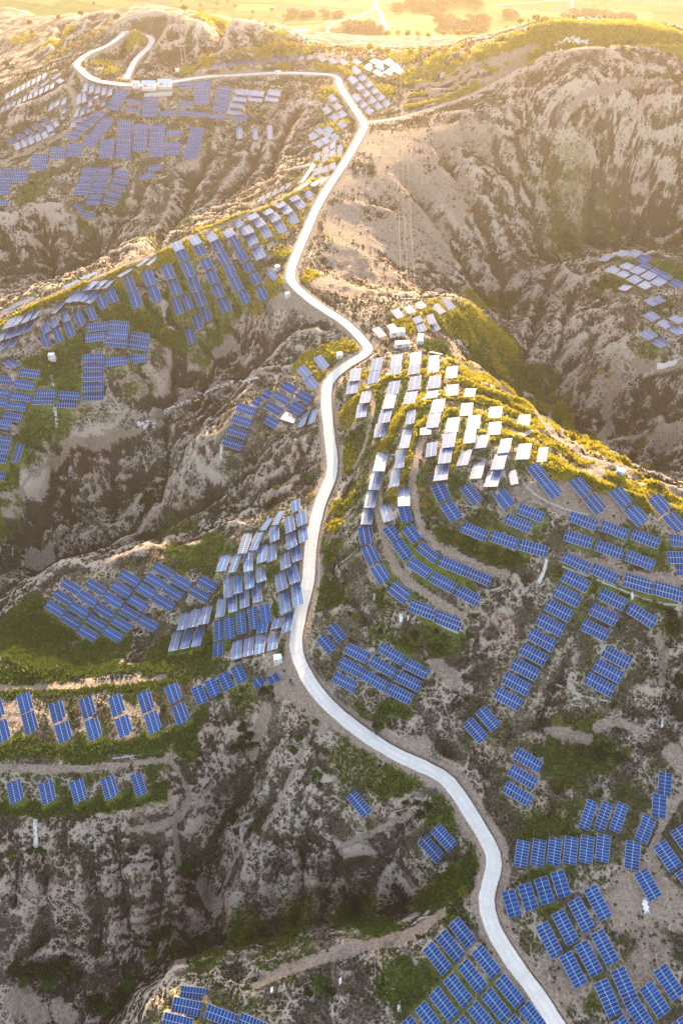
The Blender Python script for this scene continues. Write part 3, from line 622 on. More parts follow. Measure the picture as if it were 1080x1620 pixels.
# where the tables stand on the raw land: keep the slopes calm there
tc = hit(TA[:, 0], TA[:, 1])
calm = np.zeros_like(Z)
for p in tc:
    i0 = np.searchsorted(ROWY, p[1] - 14); i1 = np.searchsorted(ROWY, p[1] + 14)
    w = HW(p[1]); j0 = max(0, int(((p[0] - 14) / w + 1) / 2 * (NC - 1)) - 3); j1 = min(NC, int(((p[0] + 14) / w + 1) / 2 * (NC - 1)) + 4)
    if i1 <= i0 or j1 <= j0: continue
    d = np.hypot(GX[i0:i1, j0:j1] - p[0], GY[i0:i1, j0:j1] - p[1])
    calm[i0:i1, j0:j1] = np.maximum(calm[i0:i1, j0:j1], 1 - smooth(6, 12, d))
calm = np.maximum(calm, 1 - smooth(4, 10, Dr)); calm = np.maximum(calm, 1 - smooth(3, 8, Dl)); calm = np.maximum(calm, 1 - smooth(2, 7, Ds))
plain = smooth(700, 800, GY) * (Z < -20)
calm = np.maximum(calm, plain)
wild = 1 - calm

gy, gx = np.gradient(Z)
DYR = np.gradient(ROWY)[:, None]; DXC = (2 * HW(GY) / (NC - 1))
SLOPE0 = np.hypot(gx / DXC, gy / DYR)
steep = smooth(0.15, 0.6, blur(SLOPE0, 6))
Z = Z + wild * (fbm(GX, GY, 46, 4, seed=3) * 5.0 * (.3 + .7 * steep) + (ridged(GX, GY, 22, 3, seed=9) - .45) * 7.0 * steep)
for uv, dep_, hwid in GULLIES:
    w_ = catmull(hit([q[0] for q in uv], [q[1] for q in uv]), 4.0)
    w_[:, :2] += np.stack([fbm(w_[:, 0], w_[:, 1], 12, 2, seed=5), fbm(w_[:, 0], w_[:, 1], 12, 2, seed=6)], 1) * 2.0
    D_, _q = dist_polyline(GX, GY, w_, hwid * 1.7)
    prof = np.clip(1 - D_ / (hwid * (1.15 + .5 * fbm(GX, GY, 9, 3, seed=15))), 0, 1)
    Z = Z - wild * dep_ * prof ** 1.25
Zraw = Z.copy()

# stream-power erosion on the land grid: real gullies that run down the slopes
def erode(Z, iters, K, dif):
    NNB = [(-1, -1), (-1, 0), (-1, 1), (0, -1), (0, 1), (1, -1), (1, 0), (1, 1)]
    area = (DYR * DXC).ravel()
    idx = np.arange(NR * NC).reshape(NR, NC)
    Ke = (K * (0.06 + wild)).ravel()
    for it in range(iters):
        best = np.zeros((NR, NC)); rec = idx.copy(); dist = np.ones((NR, NC))
        zp = np.pad(Z, 1, mode='edge'); ip = np.pad(idx, 1, mode='edge')
        for dr, dc in NNB:
            zn = zp[1 + dr:1 + dr + NR, 1 + dc:1 + dc + NC]; nn = ip[1 + dr:1 + dr + NR, 1 + dc:1 + dc + NC]
            d = np.hypot(dr * DYR, dc * DXC)
            s = (Z - zn) / d
            m = s > best
            best = np.where(m, s, best); rec = np.where(m, nn, rec); dist = np.where(m, np.broadcast_to(d, Z.shape), dist)
        zf = Z.ravel()
        order = np.argsort(-zf, kind='stable').tolist()
        r = rec.ravel().tolist(); Aac = area.tolist()
        for i in order:
            q = r[i]
            if q != i: Aac[q] += Aac[i]
        F = (Ke * np.minimum(np.array(Aac), 9000) ** 0.5 / dist.ravel()).tolist()
        h = zf.tolist()
        for i in reversed(order):
            q = r[i]
            if q != i:
                f = F[i]; hq = h[q]
                if hq < h[i]: h[i] = (h[i] + f * hq) / (1 + f)
        Z = np.array(h).reshape(NR, NC)
        Zb = blur(Z, 1); Z = Z + (Zb - Z) * dif
    return Z, np.array(Aac).reshape(NR, NC)
Z, ACC = erode(Z, 6, 0.008, 0.2)
lim = 13.0
Z = Zraw - lim * np.tanh(np.maximum(Zraw - Z, 0) / lim) + np.minimum(Z - Zraw, 0) * 0
# talus: slopes too steep to stand slump, knife edges round off
for _ in range(12):
    gy, gx = np.gradient(Z)
    st = smooth(.8, 1.5, np.hypot(gx / DXC, gy / DYR))
    Z = Z + (blur(Z, 2) - Z) * st * .8
# field terraces on the far right ridge and the crown
TERR = np.zeros_like(Z)
for u, v, r in [(690,130,20),(720,115,22),(750,100,24),(790,85,24),(820,70,22),(850,58,20),(770,120,16)]:
    p = hit(u, v)[0]
    TERR = np.maximum(TERR, 1 - smooth(.6, 1.0, np.hypot(GX - p[0], GY - p[1]) / r))
stp = 4.2
fr3 = (Z / stp) - np.floor(Z / stp)
Z = Z + TERR * (stp * (np.floor(Z / stp) + smooth(.55, .95, fr3)) - Z) * .85
wild = wild * (1 - TERR)
# flutes and rills that run straight down the faces: noise carried along the fall lines
Zs_ = blur(Z, 14)
gy, gx = np.gradient(Zs_)
sx_ = gx / DXC; sy_ = gy / DYR - sx_ * (GX / HW(GY)) * .40
gl = np.hypot(sx_, sy_) + 1e-6
ux, uy = sx_ / gl, sy_ / gl
AX, AY = GX.copy(), GY.copy()
for _ in range(9):
    AXc = np.clip(AX, -HW(AY), HW(AY)); AYc = np.clip(AY, -6, 1250)
    AX = AXc + 2.2 * sample(ux, AXc, AYc); AY = AYc + 2.2 * sample(uy, AXc, AYc)
FLUTE = ridged(AX, AY, 6.5, 3, seed=77) * .65 + ridged(AX + GX * .5, AY + GY * .5, 3.2, 2, seed=87) * .35 - .45
steep2 = smooth(.35, .9, blur(gl, 4))
Z += wild * steep2 * FLUTE * 3.2 * (.35 + .9 * smooth(-.25, .35, fbm(GX, GY, 30, 2, seed=91)))
# finer relief
Z += wild * steep * ((ridged(GX, GY, 7.0, 3, seed=21) - .45) * 1.3 + (ridged(GX, GY, 2.6, 2, seed=31) - .45) * .45) + wild * fbm(GX, GY, 5, 3, seed=41) * .35
Z += (1 - plain) * fbm(GX, GY, 1.8, 2, seed=51) * .06

# cut and fill for the roads
for D_, Z_, half in ((Dr, Zr, 2.7), (Dl, Zl, 2.4), (Ds, Zs, 1.8)):
    m = D_ < 25
    lo = Z_ - .14 - .75 * np.maximum(D_ - half, 0) - .07 * np.maximum(D_ - half - 3, 0) ** 2; hi = Z_ - .14 + .95 * np.maximum(D_ - half - .4, 0)
    Z = np.where(m, np.clip(Z, lo, np.maximum(hi, lo)), Z)

# ---- fit every table: plane through the sight line, square corners
c3 = hit(TA[:, 0], TA[:, 1], 1.15)
cand = []
for a in np.linspace(-.75, .75, 31):
    for b in np.linspace(-.6, .85, 30): cand.append((a, b))
cand = np.array(cand)
PRIOR = {'b': (0.0, .30), '3': (0.0, .26), 'm': (0.0, -.10), 'p': (0.0, -.19)}
FIT = []
for i in range(NT_):
    gi, look = TAB[i][:2]
    cu, cv, lx, ly, wx, wy = TA[i]
    C = c3[i]
    d = ray([cu + lx / 2, cu - lx / 2, cu + wx / 2, cu - wx / 2], [cv + ly / 2, cv - ly / 2, cv + wy / 2, cv - wy / 2])
    N = np.stack([-cand[:, 0], -cand[:, 1], np.ones(len(cand))], 1)
    nd = N @ d.T
    t = ((C - CAM) @ N.T)[:, None] / nd
    Pq = CAM + d[None] * t[..., None]
    Lv = Pq[:, 0] - Pq[:, 1]; Wv = Pq[:, 2] - Pq[:, 3]
    ll = np.linalg.norm(Lv, axis=1); lw = np.linalg.norm(Wv, axis=1)
    cosang = (Lv * Wv).sum(1) / (ll * lw)
    # preferred tilt; pale looks lean to mirror the bright sky
    ga, gb = PRIOR[look]
    dep = math.degrees(PITCH + math.atan((cv - 810) / FPX))
    if look == 'p': gb = -math.tan(math.radians((dep - (26 if cv < 800 else 20)) / 2))
    if look == 'm': gb = -math.tan(math.radians((dep - 30) / 2))
    cost = 3.0 * cosang ** 2 + (4.0 if look == '3' else 1.1) * (cand[:, 0] - ga) ** 2 + {'p': 8.0, 'm': 3.5, '3': 6.0}.get(look, 1.6) * (cand[:, 1] - gb) ** 2
    cost = cost + (t.min(1) <= 0) * 99 + 0.15 * np.maximum(0, np.log(ll / 9.5)) ** 2
    k = int(np.argmin(cost))
    L3, W3, Nn = Lv[k], Wv[k], N[k] / np.linalg.norm(N[k])
    x = L3 / ll[k]; y0 = np.cross(Nn, x)
    sgn = 1.0 if y0 @ W3 > 0 else -1.0
    # average the skew out of both sides
    y = W3 / lw[k]; bis = (x + y); bis /= np.linalg.norm(bis)
    prp = np.cross(Nn, bis) * sgn
    x2 = (bis - prp) / math.sqrt(2); y2 = (bis + prp) / math.sqrt(2)
    if look == '3': x2, y2 = x, y0 * sgn
    FIT.append((C, x2, y2, Nn, ll[k], lw[k], cand[k]))
AREA = np.abs(TA[:, 2] * TA[:, 5] - TA[:, 3] * TA[:, 4])

# ease the land under the tables so they stand clear of it
for i in range(NT_):
    C, x, y, Nn, l, w, sl = FIT[i]
    r = (l + w) / 2 + 4
    i0 = np.searchsorted(ROWY, C[1] - r); i1 = np.searchsorted(ROWY, C[1] + r)
    hw = HW(C[1]); j0 = max(0, int(((C[0] - r) / hw + 1) / 2 * (NC - 1)) - 3); j1 = min(NC, int(((C[0] + r) / hw + 1) / 2 * (NC - 1)) + 4)
    if i1 <= i0 or j1 <= j0: continue
    xs = GX[i0:i1, j0:j1] - C[0]; ys = GY[i0:i1, j0:j1] - C[1]
    x2d = np.array([x[0], x[1]]); y2d = np.array([y[0], y[1]])
    M = np.linalg.inv(np.array([[x[0], y[0]], [x[1], y[1]]]))
    a = M[0, 0] * xs + M[0, 1] * ys; b = M[1, 0] * xs + M[1, 1] * ys
    out = np.hypot(np.maximum(np.abs(a) - l / 2 - .3, 0), np.maximum(np.abs(b) - w / 2 - .3, 0))
    plane = C[2] + sl[0] * xs + sl[1] * ys
    g = Z[i0:i1, j0:j1]
    hi = plane - .42 + out * 1.1; lo = plane - 2.3 - out * 1.1
    lo = np.where(Dr[i0:i1, j0:j1] < 4, -1e9, lo)
    Z[i0:i1, j0:j1] = np.where(out < 8, np.minimum(np.maximum(g, lo), hi), g)
TABM = np.ones_like(Z)
for C, x, y, Nn, l, w, sl in FIT:
    r = (l + w) / 2 + 2
    i0 = np.searchsorted(ROWY, C[1] - r); i1 = np.searchsorted(ROWY, C[1] + r)
    hw_ = HW(C[1]); j0 = max(0, int(((C[0] - r) / hw_ + 1) / 2 * (NC - 1)) - 3); j1 = min(NC, int(((C[0] + r) / hw_ + 1) / 2 * (NC - 1)) + 4)
    if i1 <= i0 or j1 <= j0: continue
    M_ = np.linalg.inv(np.array([[x[0], y[0]], [x[1], y[1]]]))
    xs = GX[i0:i1, j0:j1] - C[0]; ys = GY[i0:i1, j0:j1] - C[1]
    ins = (np.abs(M_[0, 0] * xs + M_[0, 1] * ys) < l / 2 + .9) & (np.abs(M_[1, 0] * xs + M_[1, 1] * ys) < w / 2 + .9)
    TABM[i0:i1, j0:j1][ins] = 0
print('terrain', round(time.time() - T0, 1), NR, NC)
# ------------------------------------------------------------------ what grows where (stored on the land; golden cover carries painted backlight)
GRASS = np.zeros_like(Z); SUNGOLD = np.zeros_like(Z); SOIL = np.zeros_like(Z)
brk = fbm(GX, GY, 14, 4, seed=61)
brk2 = fbm(GX, GY, 5, 3, seed=71)
def blob(G, u, v, r, s=1.0, sx=1.0):
    p = hit(u, v)[0]
    R_ = r * 1.6 * max(1, sx)
    i0 = np.searchsorted(ROWY, p[1] - R_); i1 = np.searchsorted(ROWY, p[1] + R_)
    d = np.hypot((GX[i0:i1] - p[0]) / sx, GY[i0:i1] - p[1]) / r + brk[i0:i1] * .8 + brk2[i0:i1] * .35
    G[i0:i1] = np.maximum(G[i0:i1], s * (1 - smooth(.55, 1.15, d)))
def strip(G, uv, width, s=1.0, rough=.5, fade=None):
    p = hit([q[0] for q in uv], [q[1] for q in uv])
    w = catmull(p, 3.0)
    D, _ = dist_polyline(GX, GY, w, width * 2.2)
    e = D / width + (brk2 * .9 + brk * .4) * rough
    np.maximum(G, np.where(D < width * 2.2, s * (1 - smooth(.6, 1.1, e)), 0), out=G)
    return w
for p in tc[::1]:
    pass
GRASS = np.maximum(GRASS, calm * .30 * (Dr > 4))
for u, v, r, s in [(60,1040,16,1),(150,1030,16,1),(250,1050,14,1),(20,1010,16,1),(320,1045,10,.9),(100,1000,14,.8),(330,1020,8,.9),(360,970,8,.7),
    (40,1180,9,.7),(140,1185,9,.7),(240,1180,9,.7),(100,1270,9,.6),(300,1180,7,.8),(330,870,16,.6),(270,840,14,.4),(430,900,8,.6),(450,960,8,.6),(400,900,8,.6),
    (110,600,14,.7),(60,660,12,.7),(210,600,12,.5),(130,545,12,.7),(230,500,16,.85),(280,450,16,.8),(330,520,14,.6),(360,450,14,.7),(180,490,12,.8),(400,440,10,.6),(60,580,10,.8),(20,730,12,.8),(10,770,12,.8),(90,640,10,.6),
    (750,520,14,.7),(800,560,16,.72),(830,600,14,.75),(780,490,10,.6),(720,520,10,.7),(690,550,8,.6),(800,600,12,.9),(760,560,12,.8),
    (460,1455,9,.5),(380,1490,9,.55),(560,1455,7,.55),(600,1470,7,.6),(700,1420,7,1),(735,1390,6,1),(640,1560,6,.6),(700,1540,7,.6),(330,1510,10,.5),(720,1590,9,.6),(780,1600,8,.6),(800,1560,6,.6),(430,1510,10,.4),
    (560,1190,8,.5),(640,1215,7,.7),(700,1290,6,.7),(860,1335,8,.6),(900,1312,8,.5),(1000,1272,8,.4),(960,1180,8,.5),(900,1195,9,.6),(930,1200,8,.6),(870,1430,6,.45),(900,1480,7,.5),(960,1530,8,.5),(1030,1570,7,.5),(920,1560,6,.5),
    (700,850,7,.7),(780,870,7,.7),(760,830,6,.5),(930,860,7,.5),(1000,860,7,.5),(900,930,7,.5),(960,960,7,.5),(1040,870,6,.6),(680,900,7,.6),(640,880,6,.6),(610,940,6,.6),(690,1010,8,.7),(650,1020,6,.7),(560,1140,6,.6),(620,1120,7,.7),(830,840,8,.6),
    (650,610,14,.55),(600,640,12,.55),(680,670,12,.55),(740,680,10,.5),(640,760,10,.6),(600,800,9,.55),(690,790,8,.7),(720,740,8,.5),(820,750,9,.4),(560,780,10,.5),(560,720,12,.55),
    (1010,420,10,.8),(1050,430,12,.8),(980,440,9,.7),(950,455,7,.8),(1075,400,10,.9),(1040,500,9,.4),(1030,550,8,.6),(980,590,9,.3),(860,650,14,.5),(900,350,24,.45),(880,300,16,.4),(950,330,18,.4),
    (150,200,16,.35),(300,200,20,.35),(400,180,18,.3),(220,270,14,.35),(60,290,14,.4),(190,320,10,.4),(130,345,8,.7),(250,380,22,.35),(40,310,10,.5),
    (600,1010,7,.5),(520,940,7,.6),(520,870,6,.6),(1060,1000,8,.5),(440,1020,5,.6),(390,1090,7,.6)]:
    blob(GRASS, u, v, r, s)
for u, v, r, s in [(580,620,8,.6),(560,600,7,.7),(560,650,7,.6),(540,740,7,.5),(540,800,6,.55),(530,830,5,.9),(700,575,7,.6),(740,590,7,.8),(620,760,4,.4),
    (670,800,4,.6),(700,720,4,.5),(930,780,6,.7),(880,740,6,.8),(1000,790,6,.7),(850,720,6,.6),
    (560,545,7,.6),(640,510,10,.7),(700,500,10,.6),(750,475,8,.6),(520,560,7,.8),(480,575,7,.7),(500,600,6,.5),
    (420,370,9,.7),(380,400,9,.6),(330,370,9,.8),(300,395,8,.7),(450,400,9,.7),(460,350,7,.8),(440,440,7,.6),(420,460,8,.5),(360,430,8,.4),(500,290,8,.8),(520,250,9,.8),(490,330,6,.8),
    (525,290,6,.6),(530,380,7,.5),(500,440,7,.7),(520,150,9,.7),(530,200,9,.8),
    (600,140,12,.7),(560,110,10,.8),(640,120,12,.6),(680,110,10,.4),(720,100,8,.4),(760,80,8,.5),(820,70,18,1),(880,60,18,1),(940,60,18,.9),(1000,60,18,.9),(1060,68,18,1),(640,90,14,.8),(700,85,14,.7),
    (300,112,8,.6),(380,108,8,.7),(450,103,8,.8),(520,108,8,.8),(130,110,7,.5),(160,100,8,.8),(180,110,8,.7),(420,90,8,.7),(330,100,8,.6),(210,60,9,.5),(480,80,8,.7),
    (1010,580,5,.4),(760,505,10,.8),(735,530,8,.75),(800,545,9,.7),(790,580,8,.6),(720,500,7,.7),(780,610,6,.8),(820,640,6,.8),(860,668,6,.8),(900,692,6,.8),(940,716,6,.8),(985,738,5,.8),(1040,775,6,.8),(940,690,4,.5),  # golden tone laid over green to make this shaded slope look sunlit
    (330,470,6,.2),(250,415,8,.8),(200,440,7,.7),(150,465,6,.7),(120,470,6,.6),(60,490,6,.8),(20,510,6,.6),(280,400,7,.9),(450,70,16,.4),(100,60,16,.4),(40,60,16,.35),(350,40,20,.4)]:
    blob(SUNGOLD, u, v, r, s)
# sun gilded grass banks of terraces and ridges, backlight put into the colour
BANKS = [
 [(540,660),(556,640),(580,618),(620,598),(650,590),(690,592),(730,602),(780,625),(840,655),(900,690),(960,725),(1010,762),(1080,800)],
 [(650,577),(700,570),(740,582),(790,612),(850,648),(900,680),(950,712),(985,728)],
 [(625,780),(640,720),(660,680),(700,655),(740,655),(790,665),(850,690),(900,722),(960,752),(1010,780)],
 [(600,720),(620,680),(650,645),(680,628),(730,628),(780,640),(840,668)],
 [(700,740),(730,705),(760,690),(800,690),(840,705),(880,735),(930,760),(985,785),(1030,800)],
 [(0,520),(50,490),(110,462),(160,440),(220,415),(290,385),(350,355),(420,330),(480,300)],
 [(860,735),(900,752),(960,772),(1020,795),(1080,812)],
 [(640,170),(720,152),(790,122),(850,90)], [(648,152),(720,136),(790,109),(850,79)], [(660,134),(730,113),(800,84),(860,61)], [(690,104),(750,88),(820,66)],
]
bank_w = [strip(SUNGOLD, b, 3.4 if i < 5 else 2.4, 1.0, .5) for i, b in enumerate(BANKS)]
for w_ in bank_w:      # the grassed lips of the terraces stand up as low berms
    D_, _q = dist_polyline(GX, GY, w_, 5)
    Z += np.where((TABM > 0) & (Dr > 4) & (Ds > 3), 1.25 * (1 - smooth(.4, 2.4, D_)) * (.7 + .5 * brk2), 0)
GREENB = [[(0,1068),(80,1066),(160,1062),(240,1058),(300,1052),(340,1035),(352,1000)], [(0,1095),(90,1092),(170,1086),(250,1078),(300,1072)],
 [(0,1188),(80,1190),(160,1184),(240,1176),(290,1160),(320,1130)], [(10,1276),(80,1278),(150,1274),(220,1262),(260,1250)],
 [(700,845),(740,862),(790,880),(830,882)], [(640,830),(660,870),(700,900),(740,925)], [(610,900),(640,940),(690,985)], [(888,905),(930,925),(990,940),(1060,955)],
 [(700,555),(740,580)], [(690,1450),(720,1420),(740,1380),(745,1350)]]
green_w = [strip(GRASS, b, 2.6, 1.0, .5) for b in GREENB]
# bare earth: tracks, cut benches, slips
TRACKS = [
 ([(0,500),(60,478),(110,455),(160,436),(230,408),(300,375),(380,345),(440,318),(480,292),(510,262)], 1.9),
 ([(700,568),(745,585),(800,620),(860,668),(890,698),(915,718),(950,735),(1000,755),(1080,795)], 2.2),
 ([(400,1560),(440,1540),(490,1522),(540,1505),(600,1490),(650,1478),(690,1450),(730,1425),(750,1395)], 1.8),
 ([(0,1088),(60,1088),(140,1083),(200,1079),(260,1070)], 1.3), ([(575,600),(590,640),(578,700),(560,740)], .8),
 ([(650,790),(655,740),(672,690),(690,660)], 1.4), ([(655,790),(665,830),(690,862),(740,890),(800,910)], 1.6), ([(605,730),(598,800),(610,860),(630,905),(680,945),(730,975)], 1.3),
 ([(900,880),(950,895),(1010,912),(1070,920)], 1.6), ([(1080,1250),(1060,1280),(1045,1310),(1030,1350)], 1.2), ([(870,650),(890,690)], 1.4),
 ([(0,255),(60,232),(110,205),(120,170),(110,130),(118,112)], 1.8), ([(130,300),(200,300)], .6), ([(270,650),(310,620),(350,605),(420,590),(470,598),(530,612)], 1.0),
 ([(60,720),(110,700),(170,700),(220,680),(262,655),(300,635)], 1.0), ([(1000,575),(1040,578),(1080,572)], 1.6),
 ([(660,135),(720,120),(770,100),(820,85)], 1.4), ([(640,150),(720,135),(800,105)], 1.8), ([(640,185),(635,165),(645,150)], 1.2), ([(640,160),(700,148),(765,126),(830,96)], 1.6), ([(650,142),(720,122),(790,98),(850,70)], 1.5), ([(720,112),(780,95),(840,70)], 1.4),
 ([(0,1216),(90,1217),(180,1213),(270,1203)], 1.3), ([(865,1158),(900,1166),(930,1168)], 1.6), ([(945,1150),(985,1146),(1020,1158)], 1.4), ([(640,1180),(670,1175)], 2.5), ([(600,1160),(640,1190)], 2.0),
 ([(690,1050),(720,1080)], 2.6), ([(1040,1010),(1048,1040),(1046,1080)], 1.6), ([(1060,1190),(1078,1210)], 3), ([(420,1130),(400,1180)], 2.5), ([(440,1090),(480,1110),(510,1150)], 2.0),
 ([(30,1580),(60,1600)], 4), ([(90,1590),(110,1610)], 3), ([(50,885),(75,880)], 4), ([(320,1400),(345,1440)], 2.2), ([(940,700),(960,680)], 3), ([(900,170),(960,140),(1010,125)], 2.0),
 ([(800,165),(815,190),(830,230)], 1.6), ([(440,475),(480,480),(500,500)], 2.6), ([(340,560),(370,545),(385,570)], 1.8),
]
for uv, w in TRACKS: strip(SOIL, uv, w, 1.0, .45)
for uv, w in RIMS: strip(SOIL, uv, w, .85, .6)
for u, v, r, s in [(40,1140,4,.8),(90,1140,4,.8),(140,1140,4,.8),(190,1130,4,.8),(240,1125,4,.8),(20,1130,4,.7),(250,145,8,.8),(980,740,5,.8),(1045,690,8,.6),(1000,690,5,.6),(975,610,4,.6),(960,650,4,.6),(940,745,5,.8),(630,545,5,.6),(590,535,4,.5),(900,790,6,.6),(960,800,6,.6),(830,780,5,.5),(1010,1420,9,.6),(980,1450,9,.6),(1040,1440,8,.6),(1020,1490,9,.5),(880,1545,7,.5),(50,550,6,.7),(430,360,8,.3),(440,1060,5,.6),(740,1490,4,.5)]:
    blob(SOIL, u, v, r, s)
for u, v, r, s in [(560,300,22,.9),(570,360,24,.9),(610,300,24,.9),(640,260,22,.85),(600,230,18,.9),(560,410,20,.85),(620,380,22,.8),(540,450,14,.7),(600,450,18,.6),(680,230,20,.7),(700,290,18,.6),(660,340,20,.7),(740,220,16,.5),(690,400,16,.5)]:
    blob(SOIL, u, v, r, s)
edge_r = (1 - smooth(3.2, 5.2 , Dr + brk2 * 1.6))
SOIL = np.maximum(SOIL, edge_r * .7)
SOIL = np.maximum(SOIL, (1 - smooth(2.5, 4.0, Dl + brk2)) * .7); SOIL = np.maximum(SOIL, (1 - smooth(1.2, 2.2, Ds + brk2 * .6)))
SUNGOLD *= (1 - SOIL); GRASS *= (1 - .9 * SOIL)
GRASS = np.where(plain > .5, .7, GRASS)
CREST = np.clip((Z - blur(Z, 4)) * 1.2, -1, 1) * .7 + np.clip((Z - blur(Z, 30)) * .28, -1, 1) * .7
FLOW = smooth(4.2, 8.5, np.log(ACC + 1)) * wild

# ------------------------------------------------------------------ land material
def land_material():
    m, nt, b = new_mat('loess land'); g = NT(nt)
    pos = g.pos()
    grass = g.attr('grass').outputs['Fac']; sungold = g.attr('sungold').outputs['Fac']; soil = g.attr('soil').outputs['Fac']
    crest = g.attr('crest').outputs['Fac']; flow = g.attr('flow').outputs['Fac']
    n1 = g.noise(pos, .045, 5); n2 = g.noise(pos, .35, 5, .6); n3 = g.noise(pos, 1.4, 4, .65)
    warp = g.n('ShaderNodeVectorMath', operation='MULTIPLY_ADD')
    g.l(n2.outputs['Color'], warp.inputs[0]); warp.inputs[1].default_value = (2.6, 2.6, 2.6); g.l(pos, warp.inputs[2])
    v1 = g.voro(warp.outputs[0], .34, 'DISTANCE_TO_EDGE'); v2 = g.voro(warp.outputs[0], .8, 'DISTANCE_TO_EDGE')
    spots = g.voro(warp.outputs[0], .52, 'F1')
    vein = g.math('MAXIMUM', g.ramp(v1.outputs['Distance'], .16, .02), g.math('MULTIPLY', g.ramp(v2.outputs['Distance'], .14, .02), .75))
    vein = g.math('MULTIPLY', vein, g.ramp(g.noise(pos, .11, 4).outputs[0], .42, .60))
    # pale bare loess on crests and worn paths, darker rock in the hollows
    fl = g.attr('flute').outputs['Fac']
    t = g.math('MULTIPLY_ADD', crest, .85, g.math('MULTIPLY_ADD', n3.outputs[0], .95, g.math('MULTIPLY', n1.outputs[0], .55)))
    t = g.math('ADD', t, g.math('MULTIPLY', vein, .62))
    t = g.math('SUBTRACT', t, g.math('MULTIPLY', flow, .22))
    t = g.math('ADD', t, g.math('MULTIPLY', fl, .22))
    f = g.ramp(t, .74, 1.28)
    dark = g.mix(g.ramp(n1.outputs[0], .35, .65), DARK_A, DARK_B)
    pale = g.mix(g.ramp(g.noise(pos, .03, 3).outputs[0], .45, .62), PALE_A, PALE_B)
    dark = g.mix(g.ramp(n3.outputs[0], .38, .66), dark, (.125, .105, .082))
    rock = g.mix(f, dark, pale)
    scrub = g.math('MULTIPLY', g.ramp(spots.outputs['Distance'], .42, .22), g.ramp(g.noise(pos, .07, 3).outputs[0], .42, .58))
    rock = g.mix(g.math('MULTIPLY', scrub, .62), rock, (.040, .040, .024))
    soilc = g.mix(g.ramp(n3.outputs[0], .35, .68), (.27, .20, .155), (.44, .36, .30))
    ng = g.noise(pos, 2.6, 4, .7)
    grs = g.mix(g.ramp(ng.outputs[0], .34, .66), (.055, .082, .016), (.21, .26, .05))
    grs = g.mix(g.ramp(n2.outputs[0], .5, .72), grs, (.25, .235, .07))
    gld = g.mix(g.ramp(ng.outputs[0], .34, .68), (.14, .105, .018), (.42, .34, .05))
    brk_ = g.math('ADD', g.math('MULTIPLY', n3.outputs[0], .75), g.math('MULTIPLY', ng.outputs[0], .35))
    brk_ = g.math('ADD', brk_, g.math('MULTIPLY_ADD', g.noise(pos, .16, 5, .65).outputs[0], 1.1, -.52))
    gf = g.ramp(g.math('SUBTRACT', grass, brk_), -.32, .20)
    of = g.ramp(g.math('SUBTRACT', sungold, brk_), -.30, .18)
    sf = g.ramp(g.math('SUBTRACT', soil, g.math('MULTIPLY', n2.outputs[0], .6)), -.12, .35)
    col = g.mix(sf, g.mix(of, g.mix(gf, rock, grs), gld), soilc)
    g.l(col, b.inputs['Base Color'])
    b.inputs['Roughness'].default_value = .95; b.inputs['Specular IOR Level'].default_value = .12
    hh = g.math('ADD', g.math('MULTIPLY', n3.outputs[0], .7), g.math('MULTIPLY', ng.outputs[0], .35))
    hh = g.math('ADD', hh, g.math('MULTIPLY', vein, .22))
    hh = g.math('ADD', hh, g.math('MULTIPLY', g.ramp(spots.outputs['Distance'], .1, .5), .25))
    bp = g.n('ShaderNodeBump'); bp.inputs['Strength'].default_value = .8; bp.inputs['Distance'].default_value = 1.3
    g.l(hh, bp.inputs['Height']); g.l(bp.outputs[0], b.inputs['Normal'])
    return m
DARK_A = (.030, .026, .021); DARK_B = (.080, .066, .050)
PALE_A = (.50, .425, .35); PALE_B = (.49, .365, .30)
M_land = land_material()

# land mesh: the survey grid plus a coarse apron out to the horizon
ii = np.arange(NR * NC).reshape(NR, NC)
V = np.stack([GX, GY, Z], -1).reshape(-1, 3)
F = np.stack([ii[:-1, :-1], ii[:-1, 1:], ii[1:, 1:], ii[1:, :-1]], -1).reshape(-1, 4)
extra = []; ef = []
rim_far = ii[-1, ::20]; rim_l = ii[::20, 0]; rim_r = ii[::20, -1]
if rim_l[-1] != ii[-1, 0]: rim_l = np.append(rim_l, ii[-1, 0]); rim_r = np.append(rim_r, ii[-1, -1])
if rim_far[-1] != ii[-1, -1]: rim_far = np.append(rim_far, ii[-1, -1])
rim_near = ii[0, ::20]
if rim_near[-1] != ii[0, -1]: rim_near = np.append(rim_near, ii[0, -1])
ring = np.concatenate([rim_near, rim_r[1:], rim_far[::-1][1:], rim_l[::-1][1:-1]])
prev = ring
for sc_, dz in ((1.25, -10), (2.0, -25), (5, -30), (18, -35)):
    n0 = NR * NC + len(extra)
    for k, q in enumerate(ring):
        x, y, z = V[q]
        cx_, cy_ = 0, 500
        zz = (z * max(0, 1.6 - sc_ * .5) + (-45) * min(1, sc_ * .5 - .3 if sc_ < 2.4 else 1))
        extra.append((cx_ + (x - cx_) * sc_, cy_ + (y - cy_) * sc_, zz))
    cur = np.arange(n0, n0 + len(ring))
    for k in range(len(ring)):
        k2 = (k + 1) % len(ring)
        ef.append((prev[k], cur[k], cur[k2], prev[k2]))
    prev = cur
NV0 = NR * NC
V = np.vstack([V, np.array(extra)]); F = np.vstack([F, np.array(ef)])
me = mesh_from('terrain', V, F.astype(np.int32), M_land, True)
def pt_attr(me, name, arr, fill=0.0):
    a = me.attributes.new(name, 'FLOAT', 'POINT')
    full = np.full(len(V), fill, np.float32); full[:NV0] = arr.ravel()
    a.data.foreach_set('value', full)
pt_attr(me, 'grass', GRASS, .5); pt_attr(me, 'sungold', SUNGOLD); pt_attr(me, 'soil', SOIL); pt_attr(me, 'crest', CREST); pt_attr(me, 'flow', FLOW); pt_attr(me, 'flute', FLUTE * steep2 * wild)
land = link('terrain', me)
